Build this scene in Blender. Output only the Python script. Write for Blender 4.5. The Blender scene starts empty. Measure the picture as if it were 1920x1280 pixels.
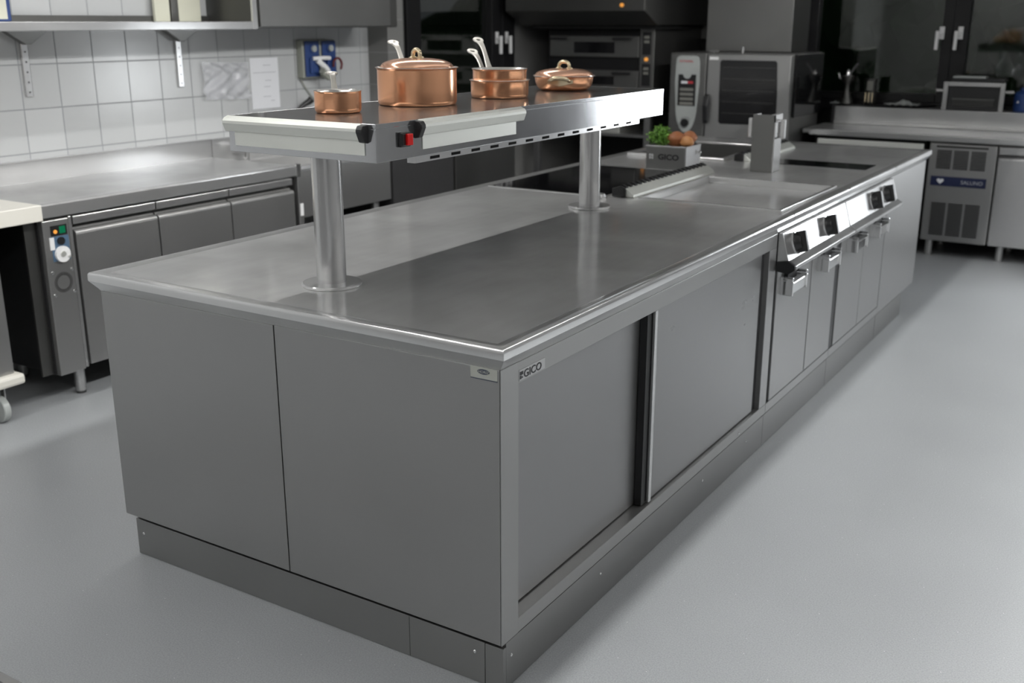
import bpy, bmesh, math, random
from mathutils import Vector, Matrix
random.seed(4)
D = bpy.data
SC = bpy.context.scene
COL = SC.collection
PI = math.pi

# ------------------------------------------------------------------ camera
CAM = Vector((1.1895, -1.8596, 1.5868))
FWD = Vector((-0.50920597, 0.81053985, -0.28936901))
RGT = Vector((0.846810391, 0.531894808, -0.000272899))
UPV = Vector((-0.15369268, 0.24517965, 0.95721758))
cd = D.cameras.new('camera')
cam = D.objects.new('camera', cd)
COL.objects.link(cam)
m = Matrix.Identity(4)
for i in range(3):
    m[i][0], m[i][1], m[i][2], m[i][3] = RGT[i], UPV[i], -FWD[i], CAM[i]
cam.matrix_world = m
cd.sensor_width = 36
cd.lens = 1984.0 / 1920 * 36
cd.clip_start = 0.05
cd.dof.use_dof = True
cd.dof.focus_distance = 2.75
cd.dof.aperture_fstop = 3.6
SC.camera = cam

# ------------------------------------------------------------------ colour management, world
vs = SC.view_settings
vs.view_transform = 'Standard'
vs.look = 'None'
vs.gamma = 1
vs.use_curve_mapping = False
vs.exposure = 0.55
w = D.worlds.new('world')
SC.world = w
w.use_nodes = True
w.node_tree.nodes['Background'].inputs[0].default_value = (0.75, 0.8, 0.85, 1)
w.node_tree.nodes['Background'].inputs[1].default_value = 0.02


# ------------------------------------------------------------------ lights
def area(name, loc, target, sx, sy, power, col=(1, 1, 1)):
    l = D.lights.new(name, 'AREA')
    l.shape = 'RECTANGLE'
    l.size, l.size_y = sx, sy
    l.energy = power
    l.color = col
    o = D.objects.new(name, l)
    COL.objects.link(o)
    o.location = loc
    d = Vector(target) - Vector(loc)
    o.rotation_euler = d.to_track_quat('-Z', 'Y').to_euler()
    return o


def strip(name, x, y0, y1, z, power, col=(1, 1, 1), wd=0.05):
    l = D.lights.new(name, 'AREA')
    l.shape = 'RECTANGLE'
    l.size, l.size_y = wd, y1 - y0
    l.energy = power
    l.color = col
    o = D.objects.new(name, l)
    COL.objects.link(o)
    o.location = (x, (y0 + y1) / 2, z)
    return o


CW = (1.0, 0.995, 0.98)
strip('twin_tube_light', 0.50, -2.4, 5.0, 2.80, 150, CW, 0.02)
strip('twin_tube_light', 0.82, -2.4, 5.0, 2.80, 60, CW, 0.02)
strip('left_tube_light', -2.05, -2.4, 3.6, 2.80, 22, CW, 0.03)
strip('right_fill_light', 2.4, 0.5, 5.2, 2.80, 34, CW, 0.03)  # added fill, lifts the rear counter and the back of the room
area('front_fill_light', (-0.6, -2.9, 2.80), (-0.6, -2.7, 0), 3.6, 0.05, 42, CW)  # added fill for the island end panels and the front floor
area('side_reflection_light', (1.20, 5.40, 1.02), (-0.9, 1.4, 1.1), 0.42, 0.62, 13, (0.93, 0.97, 1.0))  # added light of unknown origin, gives the bright reflections on gantry, panels and tiles


# ------------------------------------------------------------------ materials
def new_mat(name):
    mt = D.materials.new(name)
    mt.use_nodes = True
    return mt, mt.node_tree.nodes, mt.node_tree.links, mt.node_tree.nodes['Principled BSDF']


def simple(name, col, rough=0.5, metal=0.0, spec=0.5, emit=None, es=0):
    mt, n, l, b = new_mat(name)
    b.inputs['Base Color'].default_value = (*col, 1)
    b.inputs['Roughness'].default_value = rough
    b.inputs['Metallic'].default_value = metal
    b.inputs['Specular IOR Level'].default_value = spec
    # faint procedural variation so nothing is perfectly flat
    tc = n.new('ShaderNodeTexCoord')
    ns = n.new('ShaderNodeTexNoise')
    ns.inputs['Scale'].default_value = 30
    mr = n.new('ShaderNodeMapRange')
    mr.inputs['To Min'].default_value = max(0.02, rough * 0.9)
    mr.inputs['To Max'].default_value = min(1, rough * 1.1)
    l.new(tc.outputs['Object'], ns.inputs['Vector'])
    l.new(ns.outputs['Fac'], mr.inputs['Value'])
    l.new(mr.outputs['Result'], b.inputs['Roughness'])
    if emit:
        b.inputs['Emission Color'].default_value = (*emit, 1)
        b.inputs['Emission Strength'].default_value = es
    return mt


def steel(name, col, r0, r1, stretch=(1, 1, 60), scale=6, bump=0.0, wide=0.35, coldev=0.06):
    """brushed stainless steel, grain drawn out along one axis, cloudy wipe marks in the roughness"""
    mt, n, l, b = new_mat(name)
    b.inputs['Metallic'].default_value = 1.0
    tc = n.new('ShaderNodeTexCoord')
    mp = n.new('ShaderNodeMapping')
    mp.inputs['Scale'].default_value = stretch
    g = n.new('ShaderNodeTexNoise')
    g.inputs['Scale'].default_value = scale
    g.inputs['Detail'].default_value = 2
    l.new(tc.outputs['Object'], mp.inputs['Vector'])
    l.new(mp.outputs['Vector'], g.inputs['Vector'])
    cl = n.new('ShaderNodeTexNoise')
    cl.inputs['Scale'].default_value = 2.6
    cl.inputs['Detail'].default_value = 3
    cl.inputs['Distortion'].default_value = 0.5
    l.new(tc.outputs['Object'], cl.inputs['Vector'])
    mx = n.new('ShaderNodeMath')
    mx.operation = 'MULTIPLY_ADD'
    mx.inputs[1].default_value = 0.13
    l.new(g.outputs['Fac'], mx.inputs[0])
    mu = n.new('ShaderNodeMath')
    mu.operation = 'MULTIPLY'
    mu.inputs[1].default_value = 0.87
    l.new(cl.outputs['Fac'], mu.inputs[0])
    l.new(mu.outputs[0], mx.inputs[2])
    mr = n.new('ShaderNodeMapRange')
    mr.inputs['From Min'].default_value = 0.15
    mr.inputs['From Max'].default_value = 0.85
    mr.inputs['To Min'].default_value = r0
    mr.inputs['To Max'].default_value = r1
    l.new(mx.outputs[0], mr.inputs['Value'])
    l.new(mr.outputs['Result'], b.inputs['Roughness'])
    cr = n.new('ShaderNodeMapRange')
    cr.inputs['From Min'].default_value = 0.15
    cr.inputs['From Max'].default_value = 0.85
    cr.inputs['To Min'].default_value = 1 - coldev
    cr.inputs['To Max'].default_value = 1 + coldev
    l.new(mx.outputs[0], cr.inputs['Value'])
    vm = n.new('ShaderNodeVectorMath')
    vm.operation = 'SCALE'
    vm.inputs[0].default_value = col
    l.new(cr.outputs['Result'], vm.inputs['Scale'])
    l.new(vm.outputs['Vector'], b.inputs['Base Color'])
    if wide:
        b2 = n.new('ShaderNodeBsdfPrincipled')
        b2.inputs['Metallic'].default_value = 1.0
        b2.inputs['Roughness'].default_value = 0.62
        l.new(vm.outputs['Vector'], b2.inputs['Base Color'])
        ms = n.new('ShaderNodeMixShader')
        ms.inputs[0].default_value = wide
        l.new(b.outputs[0], ms.inputs[1])
        l.new(b2.outputs[0], ms.inputs[2])
        l.new(ms.outputs[0], n['Material Output'].inputs['Surface'])
    return mt


def tiles_mat(name, axis, base=(0.47, 0.48, 0.485), grout=(0.27, 0.28, 0.29), size=0.2, oy=0.0, oz=0.0, rough=0.2):
    """glazed square tiles, grout lines from position; axis 'x': wall lies across x, 'y': across y"""
    mt, n, l, b = new_mat(name)
    tc = n.new('ShaderNodeTexCoord')
    sp = n.new('ShaderNodeSeparateXYZ')
    l.new(tc.outputs['Object'], sp.inputs[0])

    def dist(out, off):
        a = n.new('ShaderNodeMath'); a.operation = 'ADD'; a.inputs[1].default_value = -off + 100 * size
        l.new(out, a.inputs[0])
        d = n.new('ShaderNodeMath'); d.operation = 'DIVIDE'; d.inputs[1].default_value = size
        l.new(a.outputs[0], d.inputs[0])
        f = n.new('ShaderNodeMath'); f.operation = 'FRACT'; l.new(d.outputs[0], f.inputs[0])
        s = n.new('ShaderNodeMath'); s.operation = 'SUBTRACT'; s.inputs[1].default_value = 0.5
        l.new(f.outputs[0], s.inputs[0])
        ab = n.new('ShaderNodeMath'); ab.operation = 'ABSOLUTE'; l.new(s.outputs[0], ab.inputs[0])
        fl = n.new('ShaderNodeMath'); fl.operation = 'FLOOR'; l.new(d.outputs[0], fl.inputs[0])
        return ab.outputs[0], fl.outputs[0]
    u, fu = dist(sp.outputs['Y' if axis == 'x' else 'X'], oy)
    v, fv = dist(sp.outputs['Z'], oz)
    mx = n.new('ShaderNodeMath'); mx.operation = 'MAXIMUM'
    l.new(u, mx.inputs[0]); l.new(v, mx.inputs[1])
    mr = n.new('ShaderNodeMapRange')
    mr.inputs['From Min'].default_value = 0.5 - 0.006 / size * 0.5 - 0.002
    mr.inputs['From Max'].default_value = 0.5 - 0.006 / size * 0.5 + 0.004
    l.new(mx.outputs[0], mr.inputs['Value'])
    cb = n.new('ShaderNodeCombineXYZ'); l.new(fu, cb.inputs[0]); l.new(fv, cb.inputs[1])
    wn = n.new('ShaderNodeTexWhiteNoise'); l.new(cb.outputs[0], wn.inputs['Vector'])
    tr = n.new('ShaderNodeMapRange'); tr.inputs['To Min'].default_value = 0.93; tr.inputs['To Max'].default_value = 1.04
    l.new(wn.outputs['Value'], tr.inputs['Value'])
    sc = n.new('ShaderNodeVectorMath'); sc.operation = 'SCALE'; sc.inputs[0].default_value = base
    l.new(tr.outputs['Result'], sc.inputs['Scale'])
    mc = n.new('ShaderNodeMix'); mc.data_type = 'RGBA'
    l.new(mr.outputs['Result'], mc.inputs['Factor'])
    l.new(sc.outputs['Vector'], mc.inputs['A'])
    mc.inputs['B'].default_value = (*grout, 1)
    l.new(mc.outputs['Result'], b.inputs['Base Color'])
    rr = n.new('ShaderNodeMapRange'); rr.inputs['To Min'].default_value = rough; rr.inputs['To Max'].default_value = 0.8
    l.new(mr.outputs['Result'], rr.inputs['Value'])
    l.new(rr.outputs['Result'], b.inputs['Roughness'])
    bp = n.new('ShaderNodeBump'); bp.inputs['Distance'].default_value = 0.002; bp.inputs['Strength'].default_value = 0.6
    bp.invert = True
    ns = n.new('ShaderNodeTexNoise'); ns.inputs['Scale'].default_value = 6
    l.new(tc.outputs['Object'], ns.inputs['Vector'])
    ad = n.new('ShaderNodeMath'); ad.operation = 'MULTIPLY_ADD'; ad.inputs[1].default_value = 0.35
    l.new(ns.outputs['Fac'], ad.inputs[0]); l.new(mr.outputs['Result'], ad.inputs[2])
    l.new(ad.outputs[0], bp.inputs['Height'])
    l.new(bp.outputs['Normal'], b.inputs['Normal'])
    return mt


def floor_mat():
    mt, n, l, b = new_mat('speckled_vinyl')
    tc = n.new('ShaderNodeTexCoord')
    a = n.new('ShaderNodeTexNoise'); a.inputs['Scale'].default_value = 240; a.inputs['Detail'].default_value = 3
    c = n.new('ShaderNodeTexNoise'); c.inputs['Scale'].default_value = 1.6; c.inputs['Detail'].default_value = 4
    l.new(tc.outputs['Object'], a.inputs['Vector']); l.new(tc.outputs['Object'], c.inputs['Vector'])
    r = n.new('ShaderNodeValToRGB')
    r.color_ramp.elements[0].position = 0.3; r.color_ramp.elements[0].color = (0.280, 0.292, 0.302, 1)
    r.color_ramp.elements[1].position = 0.7; r.color_ramp.elements[1].color = (0.378, 0.394, 0.407, 1)
    l.new(a.outputs['Fac'], r.inputs['Fac'])
    mr = n.new('ShaderNodeMapRange'); mr.inputs['To Min'].default_value = 0.9; mr.inputs['To Max'].default_value = 1.08
    l.new(c.outputs['Fac'], mr.inputs['Value'])
    s = n.new('ShaderNodeVectorMath'); s.operation = 'SCALE'
    l.new(r.outputs['Color'], s.inputs[0]); l.new(mr.outputs['Result'], s.inputs['Scale'])
    # tiny pale grains
    v = n.new('ShaderNodeTexVoronoi'); v.inputs['Scale'].default_value = 55
    l.new(tc.outputs['Object'], v.inputs['Vector'])
    lt = n.new('ShaderNodeMath'); lt.operation = 'LESS_THAN'; lt.inputs[1].default_value = 0.07
    l.new(v.outputs['Distance'], lt.inputs[0])
    wn = n.new('ShaderNodeMath'); wn.operation = 'GREATER_THAN'; wn.inputs[1].default_value = 0.86
    sp = n.new('ShaderNodeSeparateColor'); l.new(v.outputs['Color'], sp.inputs[0]); l.new(sp.outputs[0], wn.inputs[0])
    an = n.new('ShaderNodeMath'); an.operation = 'MULTIPLY'; l.new(lt.outputs[0], an.inputs[0]); l.new(wn.outputs[0], an.inputs[1])
    mc = n.new('ShaderNodeMix'); mc.data_type = 'RGBA'
    l.new(an.outputs[0], mc.inputs['Factor']); l.new(s.outputs['Vector'], mc.inputs['A'])
    mc.inputs['B'].default_value = (0.75, 0.75, 0.75, 1)
    l.new(mc.outputs['Result'], b.inputs['Base Color'])
    rg = n.new('ShaderNodeMapRange'); rg.inputs['To Min'].default_value = 0.3; rg.inputs['To Max'].default_value = 0.45
    l.new(c.outputs['Fac'], rg.inputs['Value']); l.new(rg.outputs['Result'], b.inputs['Roughness'])
    bp = n.new('ShaderNodeBump'); bp.inputs['Distance'].default_value = 0.0006; bp.inputs['Strength'].default_value = 0.5
    l.new(a.outputs['Fac'], bp.inputs['Height']); l.new(bp.outputs['Normal'], b.inputs['Normal'])
    return mt


M = {
    'top': steel('worktop_steel', (0.74, 0.74, 0.735), 0.06, 0.20, (12, 1, 1), 3, wide=0.45, coldev=0.25),
    'panel': steel('panel_steel', (0.40, 0.40, 0.395), 0.26, 0.38, (1, 1, 10), 5, wide=0.4, coldev=0.03),
    'panelh': steel('panel_steel_horizontal', (0.42, 0.42, 0.42), 0.27, 0.31, (1, 1, 6), 3, wide=0.5, coldev=0.015),
    'shaded_door_steel': steel('shaded_door_steel', (0.34, 0.34, 0.34), 0.26, 0.32, (1, 1, 6), 4, wide=0.4, coldev=0.03),  # panel steel darkened to paint in the doors' dimmer reflections
    'plinth_steel': steel('plinth_steel', (0.33, 0.33, 0.325), 0.27, 0.31, (1, 1, 6), 3, wide=0.5, coldev=0.04),
    'grey_steel': steel('appliance_steel', (0.22, 0.22, 0.215), 0.3, 0.4, (1, 1, 10), 5),
    'post': steel('post_steel', (0.60, 0.60, 0.60), 0.14, 0.24, (60, 60, 1), 6, wide=0.2),
    'bright': steel('bright_steel', (0.72, 0.72, 0.72), 0.12, 0.22, (1, 1, 10), 5, wide=0.3),
    'chrome': steel('polished_steel', (0.8, 0.8, 0.8), 0.06, 0.12, (1, 1, 10), 5, wide=0.1),
    'satin': steel('satin_steel', (0.52, 0.52, 0.52), 0.2, 0.3, (1, 1, 10), 5),
    'shelf': steel('shelf_steel', (0.60, 0.605, 0.62), 0.09, 0.15, (50, 1, 50), 4, wide=0.10),
    'dark_steel': steel('dull_steel', (0.14, 0.14, 0.135), 0.3, 0.42, (1, 1, 10), 5),
    'shelf_top': steel('shaded_shelf_top_steel', (0.36, 0.36, 0.36), 0.10, 0.20, (1, 40, 1), 4, wide=0.15),  # shelf steel with the top's dim reflections put into a darker colour
    'alu': steel('pale_aluminium', (0.80, 0.81, 0.77), 0.35, 0.45, (1, 1, 10), 5, wide=0.5),
    'copper': steel('copper', (0.95, 0.50, 0.29), 0.16, 0.25, (1, 1, 90), 9, wide=0.2),
    'copper_lid': steel('copper_lid', (0.95, 0.57, 0.40), 0.13, 0.2, (1, 1, 20), 9, wide=0.2),
    'tin': steel('tin_lining', (0.72, 0.70, 0.67), 0.2, 0.3, (1, 1, 20), 9, wide=0.2),
    'brass': steel('pale_bronze', (0.78, 0.66, 0.46), 0.14, 0.24, (1, 1, 10), 9, wide=0.2),
    'cast': steel('cast_handle_metal', (0.72, 0.69, 0.64), 0.24, 0.36, (1, 1, 10), 30, wide=0.4),
    'black': simple('black_plastic', (0.012, 0.012, 0.013), 0.38),
    'black_glass': simple('black_ceramic_glass', (0.008, 0.008, 0.009), 0.07),
    'black_frame': simple('black_frame_paint', (0.010, 0.010, 0.011), 0.45, spec=0.3),
    'dark': simple('dark_cavity', (0.012, 0.012, 0.012), 0.8, spec=0.1),
    'grey_wall': simple('grey_wall_paint', (0.16, 0.16, 0.155), 0.7, spec=0.2),
    'front_wall': simple('front_wall_paint', (0.26, 0.26, 0.26), 0.7, spec=0.2),
    'mid_wall': simple('room_wall_paint', (0.20, 0.20, 0.20), 0.7, spec=0.2),
    'dark_wall': simple('dark_wall_paint', (0.035, 0.035, 0.036), 0.6, spec=0.2),
    'ceiling': simple('ceiling_paint', (0.55, 0.55, 0.54), 0.8, spec=0.2),
    'white_board': simple('white_polyethylene', (0.70, 0.68, 0.62), 0.4),
    'cream': simple('cream_board', (0.58, 0.58, 0.48), 0.5),
    'paper': simple('paper', (0.72, 0.73, 0.76), 0.7),
    'grey_ink': simple('grey_ink', (0.38, 0.39, 0.42), 0.7),
    'white': simple('white_plastic', (0.78, 0.78, 0.78), 0.4),
    'grey_plastic': simple('grey_plastic', (0.36, 0.38, 0.37), 0.4),
    'olive_plastic': simple('weathered_grey_plastic', (0.30, 0.31, 0.27), 0.5),
    'blue': simple('blue_plastic', (0.015, 0.045, 0.17), 0.4),
    'blue_label': simple('blue_label', (0.012, 0.018, 0.06), 0.35),
    'steel_blue': simple('blue_panel', (0.08, 0.14, 0.22), 0.4),
    'red': simple('red_switch', (0.75, 0.012, 0.012), 0.18),
    'dark_red': simple('dark_red_plastic', (0.12, 0.012, 0.015), 0.4),
    'red_ink': simple('red_ink', (0.5, 0.04, 0.05), 0.5),
    'green': simple('green_display', (0.0, 0.12, 0.05), 0.3, emit=(0.0, 0.5, 0.2), es=0.05),
    'orange': simple('orange_lamp', (0.6, 0.2, 0.02), 0.3, emit=(1.0, 0.45, 0.1), es=0.35),
    'dim_orange': simple('dim_orange_display', (0.25, 0.1, 0.02), 0.3, emit=(1.0, 0.4, 0.05), es=0.12),
    'leaf': simple('parsley_green', (0.11, 0.27, 0.03), 0.5),
    'leaf_light': simple('parsley_light_green', (0.24, 0.46, 0.08), 0.5),
    'potato': simple('potato_skin', (0.36, 0.13, 0.05), 0.45),
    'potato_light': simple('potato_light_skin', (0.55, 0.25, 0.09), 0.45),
    'cable': simple('dark_cable', (0.02, 0.025, 0.035), 0.5),
    'lcd': simple('grey_display', (0.20, 0.20, 0.18), 0.3),
    'sticker': simple('sticker', (0.42, 0.43, 0.39), 0.4),
    'ink': simple('dark_blue_ink', (0.05, 0.06, 0.09), 0.5),
    'plate': simple('badge_plate', (0.52, 0.52, 0.52), 0.35, metal=0.6),
    'rubber': simple('rubber', (0.03, 0.03, 0.03), 0.7),
    'floor': floor_mat(),
    'tile': tiles_mat('white_wall_tiles', 'x', oy=1.158, oz=0.998),
    'tile_y': tiles_mat('white_wall_tiles_return', 'y', oy=-3.36, oz=0.998),
    'tile_grey': tiles_mat('grey_wall_tiles', 'y', base=(0.17, 0.17, 0.165), grout=(0.25, 0.25, 0.25), oy=-3.36, oz=0.998, rough=0.4),
    'tube': simple('lamp_tube', (1, 1, 1), 0.4, emit=(1, 0.985, 0.94), es=6),
    'night': simple('night_outside', (0.006, 0.012, 0.007), 0.9, spec=0.0),
    'foliage_dark': simple('night_foliage', (0.02, 0.05, 0.018), 1.0, spec=0.0),
}
# window glass: dark night panes with a real reflection
mt, n, l, b = new_mat('window_glass')
b.inputs['Base Color'].default_value = (0.9, 0.95, 0.92, 1)
b.inputs['Roughness'].default_value = 0.03
b.inputs['IOR'].default_value = 1.6
b.inputs['Transmission Weight'].default_value = 1.0
M['glass'] = mt
mt, n, l, b = new_mat('clear_plastic_sleeve')
b.inputs['Base Color'].default_value = (0.75, 0.76, 0.8, 1)
b.inputs['Roughness'].default_value = 0.05
b.inputs['Specular IOR Level'].default_value = 1.0
b.inputs['Coat Weight'].default_value = 1.0
b.inputs['Alpha'].default_value = 0.5
tc = n.new('ShaderNodeTexCoord')
ns = n.new('ShaderNodeTexNoise'); ns.inputs['Scale'].default_value = 11; ns.inputs['Distortion'].default_value = 1.5
bp = n.new('ShaderNodeBump'); bp.inputs['Strength'].default_value = 1.0; bp.inputs['Distance'].default_value = 0.01
l.new(tc.outputs['Object'], ns.inputs['Vector']); l.new(ns.outputs['Fac'], bp.inputs['Height']); l.new(bp.outputs['Normal'], b.inputs['Normal'])
M['sleeve'] = mt


# ------------------------------------------------------------------ mesh builder
class MB:
    def __init__(s):
        s.bm = bmesh.new()
        s.mi = 0

    def face(s, vs_):
        try:
            f = s.bm.faces.new(vs_)
            f.material_index = s.mi
            return f
        except ValueError:
            return None

    def box(s, x0, x1, y0, y1, z0, z1, mi=None):
        if mi is not None: s.mi = mi
        v = [s.bm.verts.new(p) for p in
             ((x0, y0, z0), (x1, y0, z0), (x1, y1, z0), (x0, y1, z0), (x0, y0, z1), (x1, y0, z1), (x1, y1, z1), (x0, y1, z1))]
        for q in ((0, 3, 2, 1), (4, 5, 6, 7), (0, 1, 5, 4), (1, 2, 6, 5), (2, 3, 7, 6), (3, 0, 4, 7)):
            s.face([v[i] for i in q])
        return s

    def prism(s, pts, axis, a, b_, mi=None):
        """pts: outline in the two other axes (in xyz order), extruded along axis from a to b"""
        if mi is not None: s.mi = mi
        def P(p, t):
            return {'x': (t, p[0], p[1]), 'y': (p[0], t, p[1]), 'z': (p[0], p[1], t)}[axis]
        A = [s.bm.verts.new(P(p, a)) for p in pts]
        B = [s.bm.verts.new(P(p, b_)) for p in pts]
        s.face(A[::-1]); s.face(B)
        k = len(pts)
        for i in range(k):
            s.face([A[i], A[(i + 1) % k], B[(i + 1) % k], B[i]])
        return s

    def lathe(s, prof, c=(0, 0, 0), axis='z', n=48, mi=None, cap=True):
        if mi is not None: s.mi = mi
        rings = []
        for r, h in prof:
            ring = []
            for i in range(n):
                a = 2 * PI * i / n
                u, v = r * math.cos(a), r * math.sin(a)
                p = {'z': (u, v, h), 'x': (h, u, v), 'y': (u, h, v)}[axis]
                ring.append(s.bm.verts.new((c[0] + p[0], c[1] + p[1], c[2] + p[2])))
            rings.append(ring)
        for k in range(len(rings) - 1):
            for i in range(n):
                f = s.face([rings[k][i], rings[k][(i + 1) % n], rings[k + 1][(i + 1) % n], rings[k + 1][i]])
        if cap:
            s.face(rings[0][::-1]); s.face(rings[-1])
        return s

    def cyl(s, c, r, h, axis='z', n=32, mi=None):
        return s.lathe([(r, 0), (r, h)], c, axis, n, mi)

    def tube(s, pts, r, n=10, mi=None):
        if mi is not None: s.mi = mi
        pts = [Vector(p) for p in pts]
        rings = []
        up = Vector((0.13, 0.21, 0.97))
        for i, p in enumerate(pts):
            d = (pts[min(i + 1, len(pts) - 1)] - pts[max(i - 1, 0)]).normalized()
            a = d.cross(up).normalized()
            b_ = a.cross(d).normalized()
            rr = r[i] if isinstance(r, (list, tuple)) else r
            rings.append([s.bm.verts.new(p + a * rr * math.cos(2 * PI * k / n) + b_ * rr * math.sin(2 * PI * k / n)) for k in range(n)])
        for k in range(len(rings) - 1):
            for i in range(n):
                s.face([rings[k][i], rings[k][(i + 1) % n], rings[k + 1][(i + 1) % n], rings[k + 1][i]])
        s.face(rings[0][::-1]); s.face(rings[-1])
        return s

    def ribbon(s, pts, widths, side, th, mi=None):
        """flat bar swept along pts; side = unit vector of the width, th = thickness"""
        if mi is not None: s.mi = mi
        pts = [Vector(p) for p in pts]
        side = Vector(side).normalized()
        rings = []
        for i, p in enumerate(pts):
            d = (pts[min(i + 1, len(pts) - 1)] - pts[max(i - 1, 0)]).normalized()
            nn = d.cross(side).normalized()
            w_ = widths[i] / 2
            c = 0.3 * th
            rings.append([s.bm.verts.new(p + side * a + nn * b_) for a, b_ in
                          ((-w_, -th / 2 + c), (-w_ + c, -th / 2), (w_ - c, -th / 2), (w_, -th / 2 + c),
                           (w_, th / 2 - c), (w_ - c, th / 2), (-w_ + c, th / 2), (-w_, th / 2 - c))])
        for k in range(len(rings) - 1):
            for i in range(8):
                s.face([rings[k][i], rings[k][(i + 1) % 8], rings[k + 1][(i + 1) % 8], rings[k + 1][i]])
        s.face(rings[0][::-1]); s.face(rings[-1])
        return s

    def plate(s, x0, x1, y0, y1, z0, z1, holes, mi=None):
        """horizontal plate with rectangular holes"""
        if mi is not None: s.mi = mi
        xs = sorted({x0, x1} | {h[i] for h in holes for i in (0, 1)})
        ys = sorted({y0, y1} | {h[i] for h in holes for i in (2, 3)})
        cells = set()
        for i in range(len(xs) - 1):
            for j in range(len(ys) - 1):
                cx, cy = (xs[i] + xs[i + 1]) / 2, (ys[j] + ys[j + 1]) / 2
                if not any(h[0] < cx < h[1] and h[2] < cy < h[3] for h in holes):
                    cells.add((i, j))
        V = {}
        def vt(i, j, z):
            k = (i, j, z)
            if k not in V: V[k] = s.bm.verts.new((xs[i], ys[j], z))
            return V[k]
        for (i, j) in cells:
            s.face([vt(i, j, z1), vt(i + 1, j, z1), vt(i + 1, j + 1, z1), vt(i, j + 1, z1)])
            s.face([vt(i, j, z0), vt(i, j + 1, z0), vt(i + 1, j + 1, z0), vt(i + 1, j, z0)])
            for (di, dj, a, b_) in ((-1, 0, (0, 1), (0, 0)), (1, 0, (1, 0), (1, 1)), (0, -1, (0, 0), (1, 0)), (0, 1, (1, 1), (0, 1))):
                if (i + di, j + dj) not in cells:
                    s.face([vt(i + a[0], j + a[1], z0), vt(i + b_[0], j + b_[1], z0), vt(i + b_[0], j + b_[1], z1), vt(i + a[0], j + a[1], z1)])
        return s


def rootloc(o):
    v = Vector((0, 0, 0))
    while o is not None:
        v += Vector(o.location)
        o = o.parent
    return v


def obj(name, mb, mats, parent=None, bevel=0.0, smooth=False, seg=2, kind=None):
    me = D.meshes.new(name)
    bmesh.ops.recalc_face_normals(mb.bm, faces=mb.bm.faces[:])
    if parent is not None:
        off = rootloc(parent)
        for v in mb.bm.verts:
            v.co -= off
    mb.bm.to_mesh(me)
    mb.bm.free()
    if not isinstance(mats, (list, tuple)): mats = [mats]
    for k in mats:
        me.materials.append(M[k] if isinstance(k, str) else k)
    if smooth:
        for p in me.polygons: p.use_smooth = True
        me.set_sharp_from_angle(angle=math.radians(35))
    o = D.objects.new(name, me)
    COL.objects.link(o)
    o.parent = parent
    if bevel > 0:
        bv = o.modifiers.new('bevel', 'BEVEL')
        bv.width = bevel
        bv.segments = seg
        bv.limit_method = 'ANGLE'
        bv.angle_limit = math.radians(40)
        bv.harden_normals = False
    if kind: o['kind'] = kind
    return o


def thing(name, label, cat, loc=(0, 0, 0), group=None):
    o = D.objects.new(name, None)
    o.empty_display_size = 0.05
    COL.objects.link(o)
    o.location = loc
    o['label'] = label
    o['category'] = cat
    if group: o['group'] = group
    return o


def tag(o, label, cat, group=None):
    o['label'] = label
    o['category'] = cat
    if group: o['group'] = group
    return o


def struct(name, mb, mats, parent=None, bevel=0):
    o = obj(name, mb, mats, parent, bevel)
    if parent is None: o['kind'] = 'structure'
    return o


def text(name, body, size, origin, xdir, updir, mat, parent, ext=0.0004, bold=0.0, sx=1.0):
    """solid lettering standing on a surface"""
    cu = D.curves.new(name, 'FONT')
    cu.body = body
    cu.size = size
    cu.extrude = ext
    cu.offset = bold
    cu.align_x = 'LEFT'
    tmp = D.objects.new(name, cu)
    COL.objects.link(tmp)
    dg = bpy.context.evaluated_depsgraph_get()
    me = D.meshes.new_from_object(tmp.evaluated_get(dg))
    D.objects.remove(tmp)
    D.curves.remove(cu)
    X, U = Vector(xdir).normalized(), Vector(updir).normalized()
    N = X.cross(U)
    off = rootloc(parent) if parent else Vector((0, 0, 0))
    for v in me.vertices:
        c = v.co.copy()
        v.co = Vector(origin) + X * c.x * sx + U * c.y + N * (c.z + ext) - off
    me.materials.clear()
    me.materials.append(M[mat])
    o = D.objects.new(name, me)
    COL.objects.link(o)
    o.parent = parent
    return o


def arc(c, r, a0, a1, n):
    return [(c[0] + r * math.cos(a0 + (a1 - a0) * i / n), c[1] + r * math.sin(a0 + (a1 - a0) * i / n)) for i in range(n + 1)]


# ================================================================== THE ROOM
XL, XR, YF, YB, ZC = -3.36, 3.6, -3.4, 6.75, 2.95
struct('floor', MB().box(XL - 1.2, XR, YF, YB + 0.1, -0.1, 0), 'floor')
struct('ceiling', MB().box(XL - 1.2, XR, YF, YB + 0.1, ZC, ZC + 0.1), 'ceiling')
# tiled left wall up to the pier, then the set-back stretch with a glazed black door
struct('wall_left', MB().box(XL - 0.15, XL, YF, 3.64, 0, ZC), 'tile')
struct('trim_1', MB().box(XL - 0.15, XL + 0.16, 3.64, 3.80, 0, ZC), 'tile_grey')
XD = -3.5
struct('wall_left_rear', MB().box(XD - 0.15, XD, 3.8, 4.2, 0, ZC).box(XD - 0.15, XD, 5.6, YB, 0, ZC)
       .box(XD - 0.15, XD, 4.2, 5.6, 2.4, ZC), 'grey_wall')
struct('wall_front', MB().box(XL - 0.15, XR + 0.1, YF - 0.1, YF, 0, ZC), 'front_wall')
struct('wall_right', MB().box(XR, XR + 0.1, YF, YB, 0, ZC), 'mid_wall')
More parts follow.
